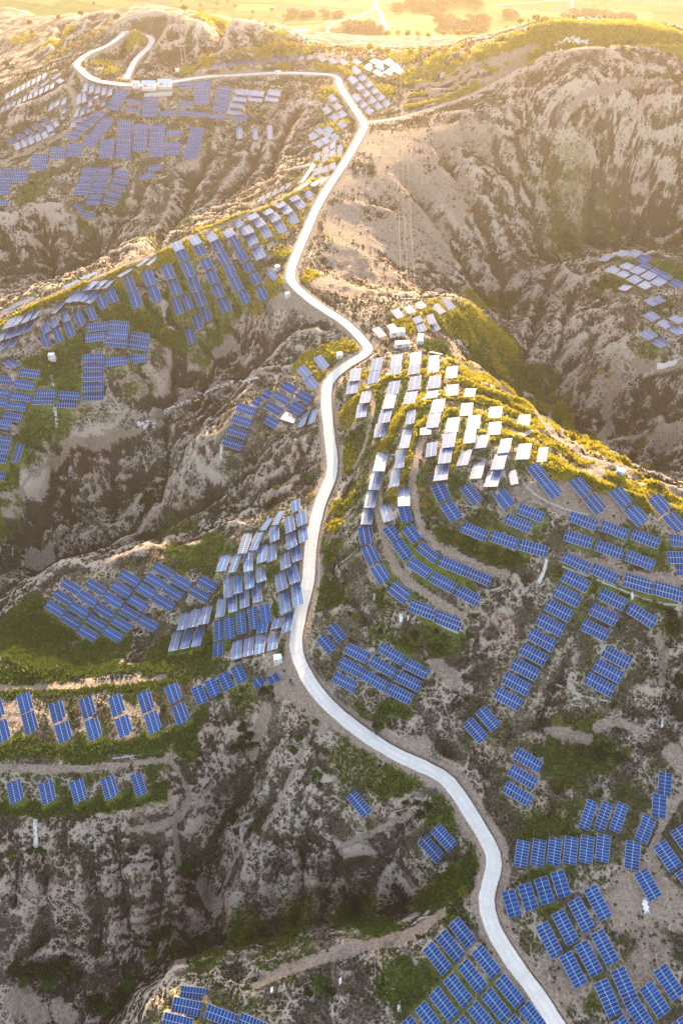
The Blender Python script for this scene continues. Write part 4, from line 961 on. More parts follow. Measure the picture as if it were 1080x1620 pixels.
tag(land, 'eroded loess hills with terraces, gullies and bare grey brown slopes', 'hills', kind='structure')

# ------------------------------------------------------------------ roads
def ribbon(name, path, width, mat, lift=.0, thick=.18, follow=False, kind='structure', parent=None, off=0.0, jitter=0.0):
    p = np.asarray(path); d = np.gradient(p[:, :2], axis=0); d /= np.linalg.norm(d, axis=1)[:, None] + 1e-9
    nrm = np.stack([d[:, 1], -d[:, 0]], 1)       # to the right of travel
    al = np.concatenate([[0], np.cumsum(np.linalg.norm(np.diff(p[:, :2], axis=0), axis=1))])
    vs = []; n_ = len(p)
    for k in range(n_):
        w = width / 2 + (rng.normal() * jitter if jitter else 0)
        for sgn, hz_ in ((-1, -thick), (-1, 0), (1, 0), (1, -thick)):
            q = p[k, :2] + nrm[k] * (off + sgn * w)
            z = (hz(q[0], q[1]) if follow else p[k, 2]) + lift + hz_
            vs.append((q[0], q[1], z))
    fs = []
    for k in range(n_ - 1):
        a = 4 * k; c = a + 4
        for j in range(3): fs.append((a + j, a + j + 1, c + j + 1, c + j))
    fs.append((0, 3, 2, 1)); e = 4 * (n_ - 1); fs.append((e, e + 1, e + 2, e + 3))
    me = mesh_from(name, vs, np.array(fs, np.int32) if False else fs, mat)
    ac = me.attributes.new('across', 'FLOAT', 'POINT'); ac.data.foreach_set('value', np.tile([-1, -1, 1, 1], n_).astype(np.float32))
    a = me.attributes.new('along', 'FLOAT', 'POINT'); a.data.foreach_set('value', np.repeat(al, 4).astype(np.float32))
    o = link(name, me, parent)
    if kind: o['kind'] = kind
    return o

def concrete_material():
    m, nt, b = new_mat('road concrete'); g = NT(nt); pos = g.pos()
    n1 = g.noise(pos, .25, 5, .6); n2 = g.noise(pos, 2.2, 4, .6)
    c = g.mix(g.ramp(g.math('MULTIPLY_ADD', n2.outputs[0], .35, g.math('MULTIPLY', n1.outputs[0], .65)), .34, .66), (.62, .595, .565), (.76, .74, .71))
    al = g.attr('along').outputs['Fac']
    j = g.math('ABSOLUTE', g.math('SUBTRACT', g.math('FRACT', g.math('DIVIDE', al, 4.5)), .5))
    c = g.mix(g.math('MULTIPLY', g.ramp(j, .018, .006), .40), c, (.33, .31, .29))
    ac = g.math('ABSOLUTE', g.attr('across').outputs['Fac'])
    tr = g.math('MULTIPLY', g.ramp(g.math('ABSOLUTE', g.math('SUBTRACT', ac, .45)), .2, .06), g.ramp(n1.outputs[0], .35, .7))
    c = g.mix(g.math('MULTIPLY', tr, .38), c, (.42, .385, .35))
    ed = g.ramp(g.math('ADD', ac, g.math('MULTIPLY', g.math('SUBTRACT', n2.outputs[0], .5), .9)), .82, 1.08)
    c = g.mix(g.math('MULTIPLY', ed, .75), c, (.34, .27, .21))
    st = g.ramp(g.noise(pos, .6, 5, .7).outputs[0], .60, .72)
    c = g.mix(g.math('MULTIPLY', st, .45), c, (.40, .35, .30))
    g.l(c, b.inputs['Base Color']); b.inputs['Roughness'].default_value = .85; b.inputs['Specular IOR Level'].default_value = .25
    return m
M_road = concrete_material()
M_kerb = simple('damp dark kerb', (.035, .03, .028), .8, var=.3)
M_gut = simple('old concrete channel', (.40, .385, .36), .9, var=.2)
road = ribbon('road', road_w, 4.3, M_road, lift=.03, thick=.22, jitter=.07)
tag(road, 'pale concrete road winding up the ridge from the lower edge to the far hill', 'road')
ribbon('kerb', road_w[: int(len(road_w) * .80)], 0.2, M_kerb, lift=.15, thick=.4, parent=road, off=2.28, kind=None)
lp = ribbon('road', loop_w, 4.0, M_road, lift=.035, thick=.22)
tag(lp, 'pale concrete hairpin road doubling back on the far hill', 'road')
M_dirt = simple('packed earth', (.50, .42, .34), .95, var=.18, scale=.6)
sd = ribbon('dirt_track', side_w, 2.8, M_dirt, lift=.04, thick=.2, jitter=.12)
tag(sd, 'pale earth track leaving the road bend towards the far right ridge', 'track')
# ditches and channels cast along terraces
for uv, wd, lab in [([(582,850),(587,885),(600,915),(622,938),(650,958),(690,985),(725,1002)], .5, 'thin pale drainage ditch curving round the outermost terrace of the right hill'),
    ([(888,896),(930,912),(975,930),(1010,945),(1045,955),(1080,960)], .5, 'thin pale drainage ditch below the lowest terrace at the right'),
    ([(770,935),(790,930),(800,922)], .5, 'short hooked drainage ditch at the end of the inner terraces'),
    ([(540,890),(553,880),(566,868)], .5, 'short pale ditch running to the road beside the outer terrace'),
    ([(827,750),(828,765),(850,785),(880,800),(930,815)], .45, 'thin ditch under the doubled blue rows on the right hill'),
    ([(505,880),(504,910),(503,940),(497,965)], .4, 'slim channel beside the road below the right hill'),
    ([(178,1200),(215,1195),(250,1190),(278,1176)], .4, 'pale pipe line along the edge of the left terrace'),
    ([(878,1082),(905,1095),(930,1103),(965,1110)], .4, 'thin white edge of the ledge above the pale scarp')]:
    w = catmull(hit([q[0] for q in uv], [q[1] for q in uv]), 2.0)
    o = ribbon('drainage_ditch', w, wd, M_gut, lift=.10, thick=.4, follow=True, kind=None)
    tag(o, lab, 'ditch', 'drainage ditches on the hillsides')
print('land', round(time.time() - T0, 1))
# ------------------------------------------------------------------ solar tables
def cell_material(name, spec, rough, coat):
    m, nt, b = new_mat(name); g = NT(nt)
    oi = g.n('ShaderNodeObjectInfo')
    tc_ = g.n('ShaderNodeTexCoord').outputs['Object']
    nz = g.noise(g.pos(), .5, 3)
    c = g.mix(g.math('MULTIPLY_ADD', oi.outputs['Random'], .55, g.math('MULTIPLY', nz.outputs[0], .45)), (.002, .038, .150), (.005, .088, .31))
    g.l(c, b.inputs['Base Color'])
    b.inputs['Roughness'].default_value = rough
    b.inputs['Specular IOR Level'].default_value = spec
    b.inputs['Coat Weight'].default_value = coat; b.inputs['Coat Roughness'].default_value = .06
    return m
M_cell = cell_material('solar cells low sheen copy', .10, .3, 0)  # same panels with the sky reflection turned down
M_gloss = cell_material('solar cells sky sheen copy', .6, .36, .0)  # same panels, made glossier only where tables catch the bright sky
M_frame = simple('anodised frame', (.82, .84, .86), .5, .0, var=.05)
M_steel = simple('galvanised steel', (.42, .43, .45), .45, .6, var=.15)

LX, LY = 9.3, 3.55
def grid_cells(nx, ny, lx, ly, gapx=.095, gapy=.10, mid=.0, third=False):
    """cell rectangles of a table: (x, y, w, h)"""
    out = []
    if third:
        hs = ly / 2.62
        ys = [ly / 2 - hs * .5, ly / 2 - hs * 1.5, -ly / 2 + hs * .31]; hh = [hs, hs, hs * .62]
    else:
        ys = [ly / 4, -ly / 4]; hh = [ly / 2, ly / 2]
    for r, (yy, h) in enumerate(zip(ys, hh)):
        n_ = nx - 1 if r == 2 else nx
        x0 = -lx / 2 + (lx / nx if r == 2 else 0)
        for i in range(n_):
            out.append((x0 + (i + .5) * lx / nx, yy, lx / nx - gapx, h - gapy))
    return out
def table_meshes(tag_, nx, third=False, M_cell=M_cell):
    cells = grid_cells(nx, 2, LX, LY, third=third)
    f = MB()
    f.box((0, 0, -.04), (LX, LY, .05)) if not third else None
    if third:
        hs = LY / 2.62
        f.box((0, LY / 2 - hs, -.04), (LX, 2 * hs, .05)); f.box((LX / nx / 2, -LY / 2 + hs * .31 , -.055), (LX - LX / nx, hs * .62, .05))
    fm = f.mesh('frame ' + tag_, M_frame)
    mg = MB()
    for x, y, w, h in cells: mg.box((x, y, .0), (w, h, .045))
    gm = mg.mesh('module grid ' + tag_, M_cell)
    return cells, fm, gm
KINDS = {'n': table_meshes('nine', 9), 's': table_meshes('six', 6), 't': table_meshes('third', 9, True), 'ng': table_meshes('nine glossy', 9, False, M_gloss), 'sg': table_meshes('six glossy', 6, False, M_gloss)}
def module_mesh(w, h, m):
    q = MB(); q.box((0, 0, 0), (w, h, .045)); return q.mesh('module', m)
MODS = {}
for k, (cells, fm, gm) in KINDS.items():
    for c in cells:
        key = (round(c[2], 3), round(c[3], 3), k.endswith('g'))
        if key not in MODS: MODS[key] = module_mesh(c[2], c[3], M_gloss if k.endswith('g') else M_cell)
lm = MB(); lm.box((0, 0, -.5), (.12, .12, 1.0)); leg_me = lm.mesh('leg', M_steel)
rm_ = MB(); rm_.box((0, 0, 0), (LX * .98, .09, .10)); rail_me = rm_.mesh('rail', M_steel)

ORD = ['first', 'second', 'third', 'fourth', 'fifth', 'sixth', 'seventh', 'eighth', 'ninth', 'tenth', 'eleventh', 'twelfth', 'thirteenth', 'fourteenth', 'fifteenth']
COLNAME = {'b': 'blue', '3': 'blue', 'm': 'blue', 'p': 'pale'}
bypr = {}
for i, t in enumerate(TAB): bypr.setdefault(t[0], []).append(i)
inview = [(0 < TA[i, 0] < 1080 and 0 < TA[i, 1] < 1620) for i in range(NT_)]
score = np.where(inview, AREA, AREA * .4)
score = np.array([s if TAB[i][0] < N_NEAR else -1 for i, s in enumerate(score)])
order = np.argsort(-score)
BIG = set(order[:300].tolist())
MODSET = set(order[:96].tolist())

def label_for(i):
    gi = TAB[i][0]; ids = bypr[gi]
    ph = TB[gi][0]; c = COLNAME[TAB[i][1]]
    xs = TA[ids, 0]; ys = TA[ids, 1]
    if len(ids) == 1: return f'{c} solar table at {ph}'
    if xs.max() - xs.min() >= ys.max() - ys.min():
        k = sorted(ids, key=lambda q: TA[q, 0]).index(i); a, z = 'leftmost', 'rightmost'; fr = 'left'
    else:
        k = sorted(ids, key=lambda q: TA[q, 1]).index(i); a, z = 'uppermost', 'lowest'; fr = 'top'
    if len(ids) == 2: w = {'left': ('left', 'right'), 'top': ('upper', 'lower')}[fr][k] + ' one in'
    elif k == 0: w = a + ' in'
    elif k == len(ids) - 1: w = z + ' in'
    else: w = ORD[k] + f' from {fr} in'
    return f'{c} solar table, {w} {ph}' if len((w + ph).split()) < 13 else f'{c} table, {w} {ph}'
SHORT = [('the road-side block, ', 'the block left of the road, '), ]
stuff_v = []; stuff_f = []; stuff_m = []
n_parts = 0
for i in range(NT_):
    C, x, y, Nn, l, w, sl = FIT[i]
    gi, look = TAB[i][:2]
    sx, sy = l / LX, w / LY
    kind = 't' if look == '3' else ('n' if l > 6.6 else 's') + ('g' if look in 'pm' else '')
    zax = np.cross(x, y)
    if zax[2] < 0:
        if kind == 't': x = -x
        else: x = -x
        zax = np.cross(x, y)
    Rm = Matrix(((x[0], y[0], zax[0]), (x[1], y[1], zax[1]), (x[2], y[2], zax[2])))
    Mloc = Rm.to_4x4() @ Matrix.Diagonal((sx, sy, 1, 1))
    cells, fm, gm = KINDS[kind]
    if i in BIG:
        base = Vector((C[0], C[1], hz(C[0], C[1])))
        root = empty('solar_table', base)
        tag(root, label_for(i), 'solar table', 'solar tables on the hillsides')
        up_ = Vector((0, 0, C[2] - base.z))
        T = Matrix.Translation(up_) @ Mloc
        def child(nm, me, mat_):
            global n_parts
            o = bpy.data.objects.new(nm, me); COL.objects.link(o); o.parent = root; o.matrix_local = mat_; n_parts += 1
            return o
        child('frame', fm, T)
        if i in MODSET:
            for cx_, cy_, cw, ch in cells:
                child('module', MODS[(round(cw, 3), round(ch, 3), kind.endswith('g'))], T @ Matrix.Translation((cx_, cy_, 0)))
        else:
            child('module_grid', gm, T)['kind'] = 'stuff'
        for yy in (-.27, .27): child('rail', rail_me, T @ Matrix.Translation((0, yy * LY, -.115)))
        for ax in (-.32, .32):
            for ay in (-.27, .27):
                q = Mloc @ Vector((ax * LX, ay * LY, -.16)) + up_
                gz = hz(base.x + q.x, base.y + q.y) - base.z - .25
                child('leg', leg_me, Matrix.Translation(q) @ Matrix.Diagonal((1, 1, max(.25, q.z - gz), 1)))
    else:
        T = Matrix.Translation(Vector(C)) @ Mloc
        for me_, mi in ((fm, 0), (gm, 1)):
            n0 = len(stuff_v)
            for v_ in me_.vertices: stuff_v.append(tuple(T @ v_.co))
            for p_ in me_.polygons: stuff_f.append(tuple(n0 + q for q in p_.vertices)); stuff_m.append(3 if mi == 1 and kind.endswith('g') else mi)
        for ax in (-.34, .34):
            q = T @ Vector((ax * LX, 0, -.1)); gz = hz(q.x, q.y) - .3
            mb_ = MB(); mb_.tube((q.x, q.y, gz), (q.x, q.y, q.z), .08, seg=4)
            n0 = len(stuff_v); stuff_v += mb_.v; stuff_f += [tuple(n0 + k for k in f_) for f_ in mb_.f]; stuff_m += [2] * len(mb_.f)
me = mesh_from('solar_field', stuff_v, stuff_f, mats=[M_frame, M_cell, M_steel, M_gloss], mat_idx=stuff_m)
o = link('solar_field', me)
tag(o, 'far and smaller solar tables spread over the distant hills and ridge backs', 'solar field', kind='stuff')
print('tables', round(time.time() - T0, 1), NT_, n_parts)
# ------------------------------------------------------------------ farmland on the plain
def crop_mat(name, a, b_):
    m, nt, b = new_mat(name); g = NT(nt); pos = g.pos()
    n1 = g.noise(pos, .12, 4); n2 = g.noise(pos, 1.1, 3, .7)
    g.l(g.mix(g.ramp(g.math('MULTIPLY_ADD', n2.outputs[0], .5, g.math('MULTIPLY', n1.outputs[0], .5)), .38, .62), a, b_), b.inputs['Base Color'])
    b.inputs['Roughness'].default_value = .95; b.inputs['Specular IOR Level'].default_value = .1
    return m
CROPS = [crop_mat('young maize', (.014, .070, .010), (.036, .115, .020)), crop_mat('wheat', (.085, .11, .024), (.14, .165, .04)), crop_mat('ploughed', (.07, .045, .03), (.13, .085, .055)),
         crop_mat('pasture', (.035, .075, .016), (.07, .12, .028)), crop_mat('stubble', (.15, .135, .06), (.22, .20, .085)), crop_mat('bean rows', (.018, .05, .012), (.045, .085, .02))]
fa = math.radians(-16)
fca, fsa = math.cos(fa), math.sin(fa)
fr_ = random.Random(5)
yy = 640; nf = 0
while yy < 1240:
    dep = fr_.uniform(20, 34); xx = -560 + fr_.uniform(-20, 0)
    while xx < 640:
        wd = fr_.uniform(34, 92)
        px = [(xx + .8, yy + .8), (xx + wd - .8, yy + .8), (xx + wd - .8, yy + dep - .8), (xx + .8, yy + dep - .8)]
        sk = [(fca * (a - 40) - fsa * (b - 900) + 40, fsa * (a - 40) + fca * (b - 900) + 900) for a, b in px]
        cx_ = sum(q[0] for q in sk) / 4; cy_ = sum(q[1] for q in sk) / 4
        xx += wd
        if cy_ < 700 or cy_ > 1225 or abs(cx_) > HW(cy_) - 30 or fr_.random() < .06: continue
        zs = [hz(*q) for q in sk]
        if max(zs) > -33 or max(zs) - min(zs) > 9: continue
        vs = []; k_ = 6
        for i in range(k_ + 1):
            for j in range(k_ + 1):
                s, t = i / k_, j / k_
                x = (sk[0][0] * (1 - s) + sk[1][0] * s) * (1 - t) + (sk[3][0] * (1 - s) + sk[2][0] * s) * t
                y = (sk[0][1] * (1 - s) + sk[1][1] * s) * (1 - t) + (sk[3][1] * (1 - s) + sk[2][1] * s) * t
                vs.append((x, y, hz(x, y) + .35))
        fs = [(i * (k_ + 1) + j, (i + 1) * (k_ + 1) + j, (i + 1) * (k_ + 1) + j + 1, i * (k_ + 1) + j + 1) for i in range(k_) for j in range(k_)]
        o = link('crop_field', mesh_from('crop_field', vs, fs, fr_.choice(CROPS)))
        tag(o, kind='structure'); nf += 1
    yy += dep
for uv, wd, lab in [([(596,-20),(594,6),(602,22),(606,36),(612,48)], 5, 'pale farm road curving across the plain'), ([(470,52),(520,44),(560,30),(594,14)], 4, 'pale farm road joining from the left on the plain'),
                    ([(880,-10),(904,12),(918,36)], 3.5, 'short straight farm road between the fields at the upper right'), ([(780,10),(850,4),(904,0)], 3, 'farm road along the upper edge of the fields')]:
    w = catmull(hit([q[0] for q in uv], [q[1] for q in uv]), 8)
    o = ribbon('farm_road', w, wd, M_dirt, lift=.6, thick=.5, follow=True)
    tag(o, lab, 'road')

# ------------------------------------------------------------------ plants
def leaf_mat(name, a, b_, trans=.25):
    m, nt, b = new_mat(name); g = NT(nt)
    n = g.noise(g.pos(), 1.6, 4, .7)
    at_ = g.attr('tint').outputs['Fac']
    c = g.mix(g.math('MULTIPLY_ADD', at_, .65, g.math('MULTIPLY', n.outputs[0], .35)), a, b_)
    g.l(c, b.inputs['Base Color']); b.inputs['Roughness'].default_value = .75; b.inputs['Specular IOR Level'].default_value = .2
    tr = g.n('ShaderNodeBsdfTranslucent'); g.l(c, tr.inputs['Color'])
    mx = g.n('ShaderNodeMixShader'); mx.inputs[0].default_value = trans
    out = nt.nodes.get('Material Output')
    g.l(b.outputs[0], mx.inputs[1]); g.l(tr.outputs[0], mx.inputs[2]); g.l(mx.outputs[0], out.inputs['Surface'])
    return m
LEAF = {'g': leaf_mat('green leaves', (.020, .050, .010), (.085, .150, .024)), 'd': leaf_mat('dark leaves', (.012, .026, .010), (.040, .062, .020)),
        'y': leaf_mat('yellow green leaves', (.07, .085, .012), (.24, .22, .03)), 'o': leaf_mat('golden leaves', (.22, .14, .012), (.62, .44, .045), .4)}
M_bark = simple('bark', (.10, .075, .055), .9, var=.3)
def crown_mesh(name, key, seed, nleaf, leaf, flat=.75):
    r = np.random.default_rng(seed)
    lobes = [(np.array([0, 0, .55]), .62)] + [(np.array([math.cos(a) * .48, math.sin(a) * .48, r.uniform(.35, .75)]), r.uniform(.34, .52)) for a in r.uniform(0, 6.28, 6)]
    vs = []; fs = []; tint = []
    for k in range(nleaf):
        c, R_ = lobes[r.integers(len(lobes))]
        d = r.normal(size=3); d /= np.linalg.norm(d)
        if d[2] < -.35: d[2] *= -.6
        p = c + d * R_ * r.uniform(.55, 1.0) ** .5
        p[2] = max(p[2] * flat, .06)
        nrm = d * .7 + r.normal(size=3) * .55; nrm /= np.linalg.norm(nrm)
        a = np.cross(nrm, r.normal(size=3)); a /= np.linalg.norm(a); b2 = np.cross(nrm, a)
        s = leaf * r.uniform(.6, 1.3); n0 = len(vs)
        vs += [p - a * s, p + b2 * s * .55, p + a * s, p - b2 * s * .55]
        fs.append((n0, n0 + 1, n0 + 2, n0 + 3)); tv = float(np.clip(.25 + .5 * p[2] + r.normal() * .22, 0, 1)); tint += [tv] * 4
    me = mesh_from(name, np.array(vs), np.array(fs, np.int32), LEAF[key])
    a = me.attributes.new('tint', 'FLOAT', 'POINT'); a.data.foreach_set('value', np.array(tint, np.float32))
    return me
CROWN = {(k, s): crown_mesh('crown', k, 100 + s * 7 + ord(k), 520, .13) for k in 'gdyo' for s in range(3)}
tb = MB(); tb.tube((0, 0, -.15), (.03, .02, .28), .075, .05, 6)
for a in range(5):
    an = a * 1.26 + .4; tb.tube((.03, .02, .24), (math.cos(an) * .34, math.sin(an) * .34, .52 + .06 * (a % 3)), .04, .016, 5)
trunk_me = tb.mesh('trunk', M_bark)
sb = MB()
for a in range(6):
    an = a * 1.05 + .2; sb.tube((math.cos(an) * .05, math.sin(an) * .05, -.2), (math.cos(an) * .4, math.sin(an) * .4, .42 + .05 * (a % 2)), .028, .012, 5)
stem_me = sb.mesh('stem', M_bark)
nplant = 0
def plant(u, v, r, key, label, group, tree=False, cat=None):
    global nplant
    p = hit(u, v)[0]
    p[2] = hz(p[0], p[1])
    o = empty('tree' if tree else 'shrub', p)
    tag(o, label, cat or ('tree' if tree else 'shrub'), group)
    o.rotation_euler = (0, 0, random.uniform(0, 6.28))
    h = r * random.uniform(1.5, 2.0) if tree else r * random.uniform(.85, 1.15)
    lift = r * .45 if tree else 0
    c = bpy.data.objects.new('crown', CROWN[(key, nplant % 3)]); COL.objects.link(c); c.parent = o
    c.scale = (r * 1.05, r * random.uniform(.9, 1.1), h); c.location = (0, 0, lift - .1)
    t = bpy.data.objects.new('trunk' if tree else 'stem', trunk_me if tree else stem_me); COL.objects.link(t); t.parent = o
    t.scale = (r, r, h * 1.15 + lift) if tree else (r, r, h); nplant += 1
GRP_S = 'shrubs on the slopes'
cn = {'g': 'green', 'd': 'dark green', 'y': 'yellow green', 'o': 'golden'}
PL = [
 ('on the bare slope right of the block above the road', [(690,1033,3.2,'g'),(671,1055,1.6,'y')]),
 ('beside the road left of the outer terrace', [(520,878,1.5,'g'),(529,885,1.3,'o'),(517,870,1.1,'y')]),
 ('in the ravine at the right edge beside the bare scarp', [(1062,995,3.4,'d'),(1058,975,2.4,'d'),(1076,1082,3.2,'d')]),
 ('at the cliff top below the white transformer box', [(420,1095,2.2,'d'),(428,1088,1.2,'g'),(380,1107,1.5,'g'),(345,1102,1.8,'g'),(433,1100,1,'d')]),
 ('in the dark gully head right of the left terrace', [(390,1168,3.6,'d'),(378,1185,3.2,'d'),(402,1180,2.6,'d'),(384,1152,2.4,'d')]),
 ('on the spur left of the road', [(500,1233,2.4,'g'),(507,1243,1.6,'d'),(474,1170,1.8,'g'),(462,1185,1.8,'g'),(500,1143,1.5,'g')]),
 ('half way down the narrow gully of the spur', [(409,1312,2.2,'g'),(372,1298,2.2,'d'),(376,1315,1.8,'d')]),
 ('on the dark cliff under the left terrace', [(294,1368,2.4,'g'),(310,1386,2,'d'),(66,1347,2.4,'g'),(48,1346,1.8,'d'),(17,1352,1.4,'y'),(246,1355,1.6,'d'),(244,1372,1.6,'d')]),
 ('at the gully bottom below the big dark cliff', [(386,1477,3,'y'),(275,1498,3,'g'),(258,1484,3.4,'d'),(240,1512,2.4,'y'),(200,1560,3,'g'),(186,1572,2.4,'d'),(150,1590,3,'d'),(165,1600,2.6,'g'),(318,1497,2,'g'),(352,1490,2.2,'d'),(415,1480,2,'d')]),
 ('in the thicket at the foot of the left cliff', [(60,1540,4.2,'d'),(100,1532,3.8,'d'),(30,1533,3.2,'d'),(80,1552,3,'g'),(40,1552,2.4,'g'),(118,1548,2.4,'d')]),
 ('under the track on the bottom ridge', [(505,1562,2.8,'g'),(522,1571,1.8,'d'),(395,1563,1.4,'y'),(485,1568,1.6,'d')]),
 ('on the green bank inside the lower road bend', [(741,1360,1.9,'g'),(747,1378,1.8,'g'),(742,1398,2,'g'),(735,1414,2.1,'y'),(724,1430,2.2,'g'),(712,1440,1.8,'g')]),
 ('by the hollow above the pair left of the road', [(676,1277,1.7,'d'),(664,1292,1.9,'d'),(660,1270,1.4,'d'),(640,1270,1.3,'d')]),
 ('on the nose of the right edge knoll', [(938,452,3.4,'g'),(972,462,2.2,'g'),(930,431,2.2,'g'),(957,447,1.6,'d')]),
 ('on the cliff top of the far right ridge', [(1050,124,3.4,'g'),(1066,127,3.6,'d'),(1040,121,2.6,'g'),(1030,124,2.4,'d'),(1076,126,2.6,'g')]),
 ('beside the earth track on the far right ridge', [(993,70,2.6,'g'),(1000,81,2.4,'d'),(985,78,2,'d'),(960,76,1.8,'g')]),
 ('on the brown slope under the far right ridge', [(818,212,3.2,'d'),(808,222,2.4,'d'),(842,213,2,'y'),(850,228,1.8,'d'),(800,205,1.6,'d'),(740,335,1.8,'o')]),
 ('on the bare flank under the outermost terrace', [(556,945,1.7,'y'),(564,974,1.6,'y'),(553,972,1.2,'d'),(545,925,1.3,'d'),(571,985,1.2,'g')]),
 ('at the far end of the spur by the middle road', [(513,549,1.6,'o'),(360,638,1.7,'y'),(350,645,1.2,'y')]),
 ('in the deep ravine left of the middle road', [(206,822,2.4,'g'),(236,783,3,'d'),(228,795,2.6,'d'),(248,770,2,'d'),(330,640,2.2,'d')]),
 ('beside the road above the road-side block', [(492,757,2.1,'g'),(482,752,1.6,'g'),(494,786,1.5,'o'),(431,797,2.6,'d'),(422,804,1.8,'d'),(438,772,1.8,'y')]),
 ('in the hollow beyond the right edge knoll', [(1078,358,4,'g'),(1074,380,3.2,'g'),(1084,372,3,'d'),(1066,402,2.2,'g')]),
 ('on the west side of the far hill', [(50,300,2.6,'y'),(43,306,2,'d'),(52,291,1.8,'d'),(10,103,3.6,'d'),(20,110,3,'d'),(105,146,1.6,'y')]),
 ('in the gully right of the golden ridge end', [(1000,640,2,'g'),(950,590,1.7,'o'),(960,597,1.5,'y'),(945,700,2,'o'),(1010,708,2.4,'y'),(1000,722,2,'d'),(1020,740,2.2,'o')]),
 ('below the block of nine by the lower road bank', [(600,1136,2.2,'g'),(598,1152,2,'g'),(612,1122,1.7,'g'),(594,1149,1.3,'d')]),
 ('in the green dip under the pale scarp', [(850,1186,2.2,'g'),(920,1200,2.8,'g'),(944,1196,3.2,'d'),(960,1186,2.4,'g'),(877,1238,1.4,'y'),(945,1255,1.7,'g'),(978,1200,2,'d')]),
 ('in the hedge under the long row of the right hill', [(712,848,1.9,'g'),(724,852,1.9,'y'),(737,857,2,'g'),(750,862,1.8,'g'),(763,868,1.8,'y'),(777,872,1.8,'g'),(790,876,1.7,'y'),(803,877,1.9,'g'),(816,880,1.4,'g')]),
 ('on the inner slope of the right hill', [(672,800,1.3,'o'),(680,812,1.3,'y'),(676,835,1.5,'g'),(690,828,1.3,'g'),(668,776,1.1,'o')]),
 ('on the bare slope under the long terraces', [(743,1006,1.7,'g'),(750,975,1.4,'d'),(690,1000,1.3,'d'),(700,1012,1.6,'g'),(655,1005,1.8,'d'),(640,1015,1.5,'g'),(602,1000,1.4,'d')]),
]
for ph, its in PL:
    for k in 'gdyo':
        pass
    xs = sorted(range(len(its)), key=lambda q: its[q][0])
    for j, q in enumerate(xs):
        u, v, r, key = its[q]
        pos_ = '' if len(its) == 1 else (('leftmost' if j == 0 else 'rightmost' if j == len(its) - 1 else ORD[j] + ' one') + ' ')
        plant(u, v, r, key, f'{cn[key]} shrub, {pos_}{ph}', GRP_S)
TR = [
 ('in the line climbing beside the far hairpin', 'o', [(78,101,2.3),(88,97,2.4),(97,91,2.4),(106,86,2.3),(116,80,2.6),(127,74,2.3),(138,67,2.4),(150,61,2.6),(163,55,2.4),(176,47,2.6)]),
 ('on the pale slope at the upper left', 'y', [(48,42,3),(52,56,2.4),(186,34,3),(95,33,2.4),(130,28,2.6)]),
 ('in the long line behind the far road', 'o', [(322,97,2.2),(338,94,2),(356,92,2.4),(372,90,2.4),(388,88,2.6),(404,87,2.6),(420,86,2.4),(436,83,3),(450,81,2.8),(464,79,2.8),(478,79,2.4),(494,81,2.4),(508,82,2.6),(522,84,2.4),(536,87,2.6)]),
 ('in the thicket beside the far gully', 'o', [(555,86,2.6),(570,86,2.8),(584,84,3),(598,88,2.6),(612,88,2.6),(648,90,2.6),(666,89,2.8),(684,90,2.6),(702,89,2.8),(720,87,2.6),(736,86,2.4)]),
 ('in the bright line above the far gully', 'o', [(612,60,2.6),(628,58,2.8),(644,60,2.8),(660,60,2.6),(676,62,2.6),(700,60,3),(712,58,3.2),(724,59,2.8),(740,58,2.6)]),
 ('along the crest of the far right ridge', 'o', [(800,46,2.4),(822,42,2.6),(846,39,2.8),(858,38,2.6),(872,41,2),(890,42,2)]),
 ('on the round hill behind the far road', 'y', [(292,22,3),(318,12,2.6),(345,10,3),(288,6,3),(360,7,3),(430,20,2.8),(372,14,2.4),(400,22,2.4),(150,10,2.6),(450,30,2.6)]),
]
for ph, key, its in TR:
    for j, (u, v, r) in enumerate(its):
        w_ = 'leftmost' if j == 0 else 'rightmost' if j == len(its) - 1 else ORD[j]
        tail = '' if j in (0, len(its) - 1) else ''
        plant(u, v, r, key, f'{"golden" if key == "o" else "yellow green"} tree, {w_} {"" if j in (0, len(its)-1) else "along "}{ph}'.replace('along in', 'in').replace('along along', 'along').replace('along on', 'on'), 'trees on the far ridges', True)

# woods on the plain read as one mass
vv_ = []; base_me = CROWN[('d', 1)]; bv = np.array([q.co for q in base_me.vertices])[:4 * 170]
for u0, u1, v0, v1, n_ in [(545,605,40,52,26),(622,700,8,20,34),(690,775,28,54,60),(800,815,22,28,8),(880,1000,27,38,60),(640,760,2,8,40),(460,540,22,30,24),(905,960,20,27,20)]:
    uu = rng.uniform(u0, u1, n_); wv = rng.uniform(v0, v1, n_); ph_ = hit(uu, wv)
    for q in ph_:
        if q[1] > 1235 or q[2] > -20: continue
        r_ = rng.uniform(4.5, 7.5); vv_.append(bv * r_ + np.array([q[0], q[1], hz(q[0], q[1]) - .3]))
V_ = np.vstack(vv_); F_ = np.arange(len(V_)).reshape(-1, 4)
LEAF['wood'] = leaf_mat('brown woodland', (.045, .035, .018), (.105, .085, .035))
me = mesh_from('woodland', V_, F_.astype(np.int32), LEAF['wood'])
a_ = me.attributes.new('tint', 'FLOAT', 'POINT'); a_.data.foreach_set('value', np.repeat(rng.random(len(F_)), 4).astype(np.float32))
tag(link('woodland', me), 'dark brown woods between the fields on the far plain', 'woodland', kind='stuff')
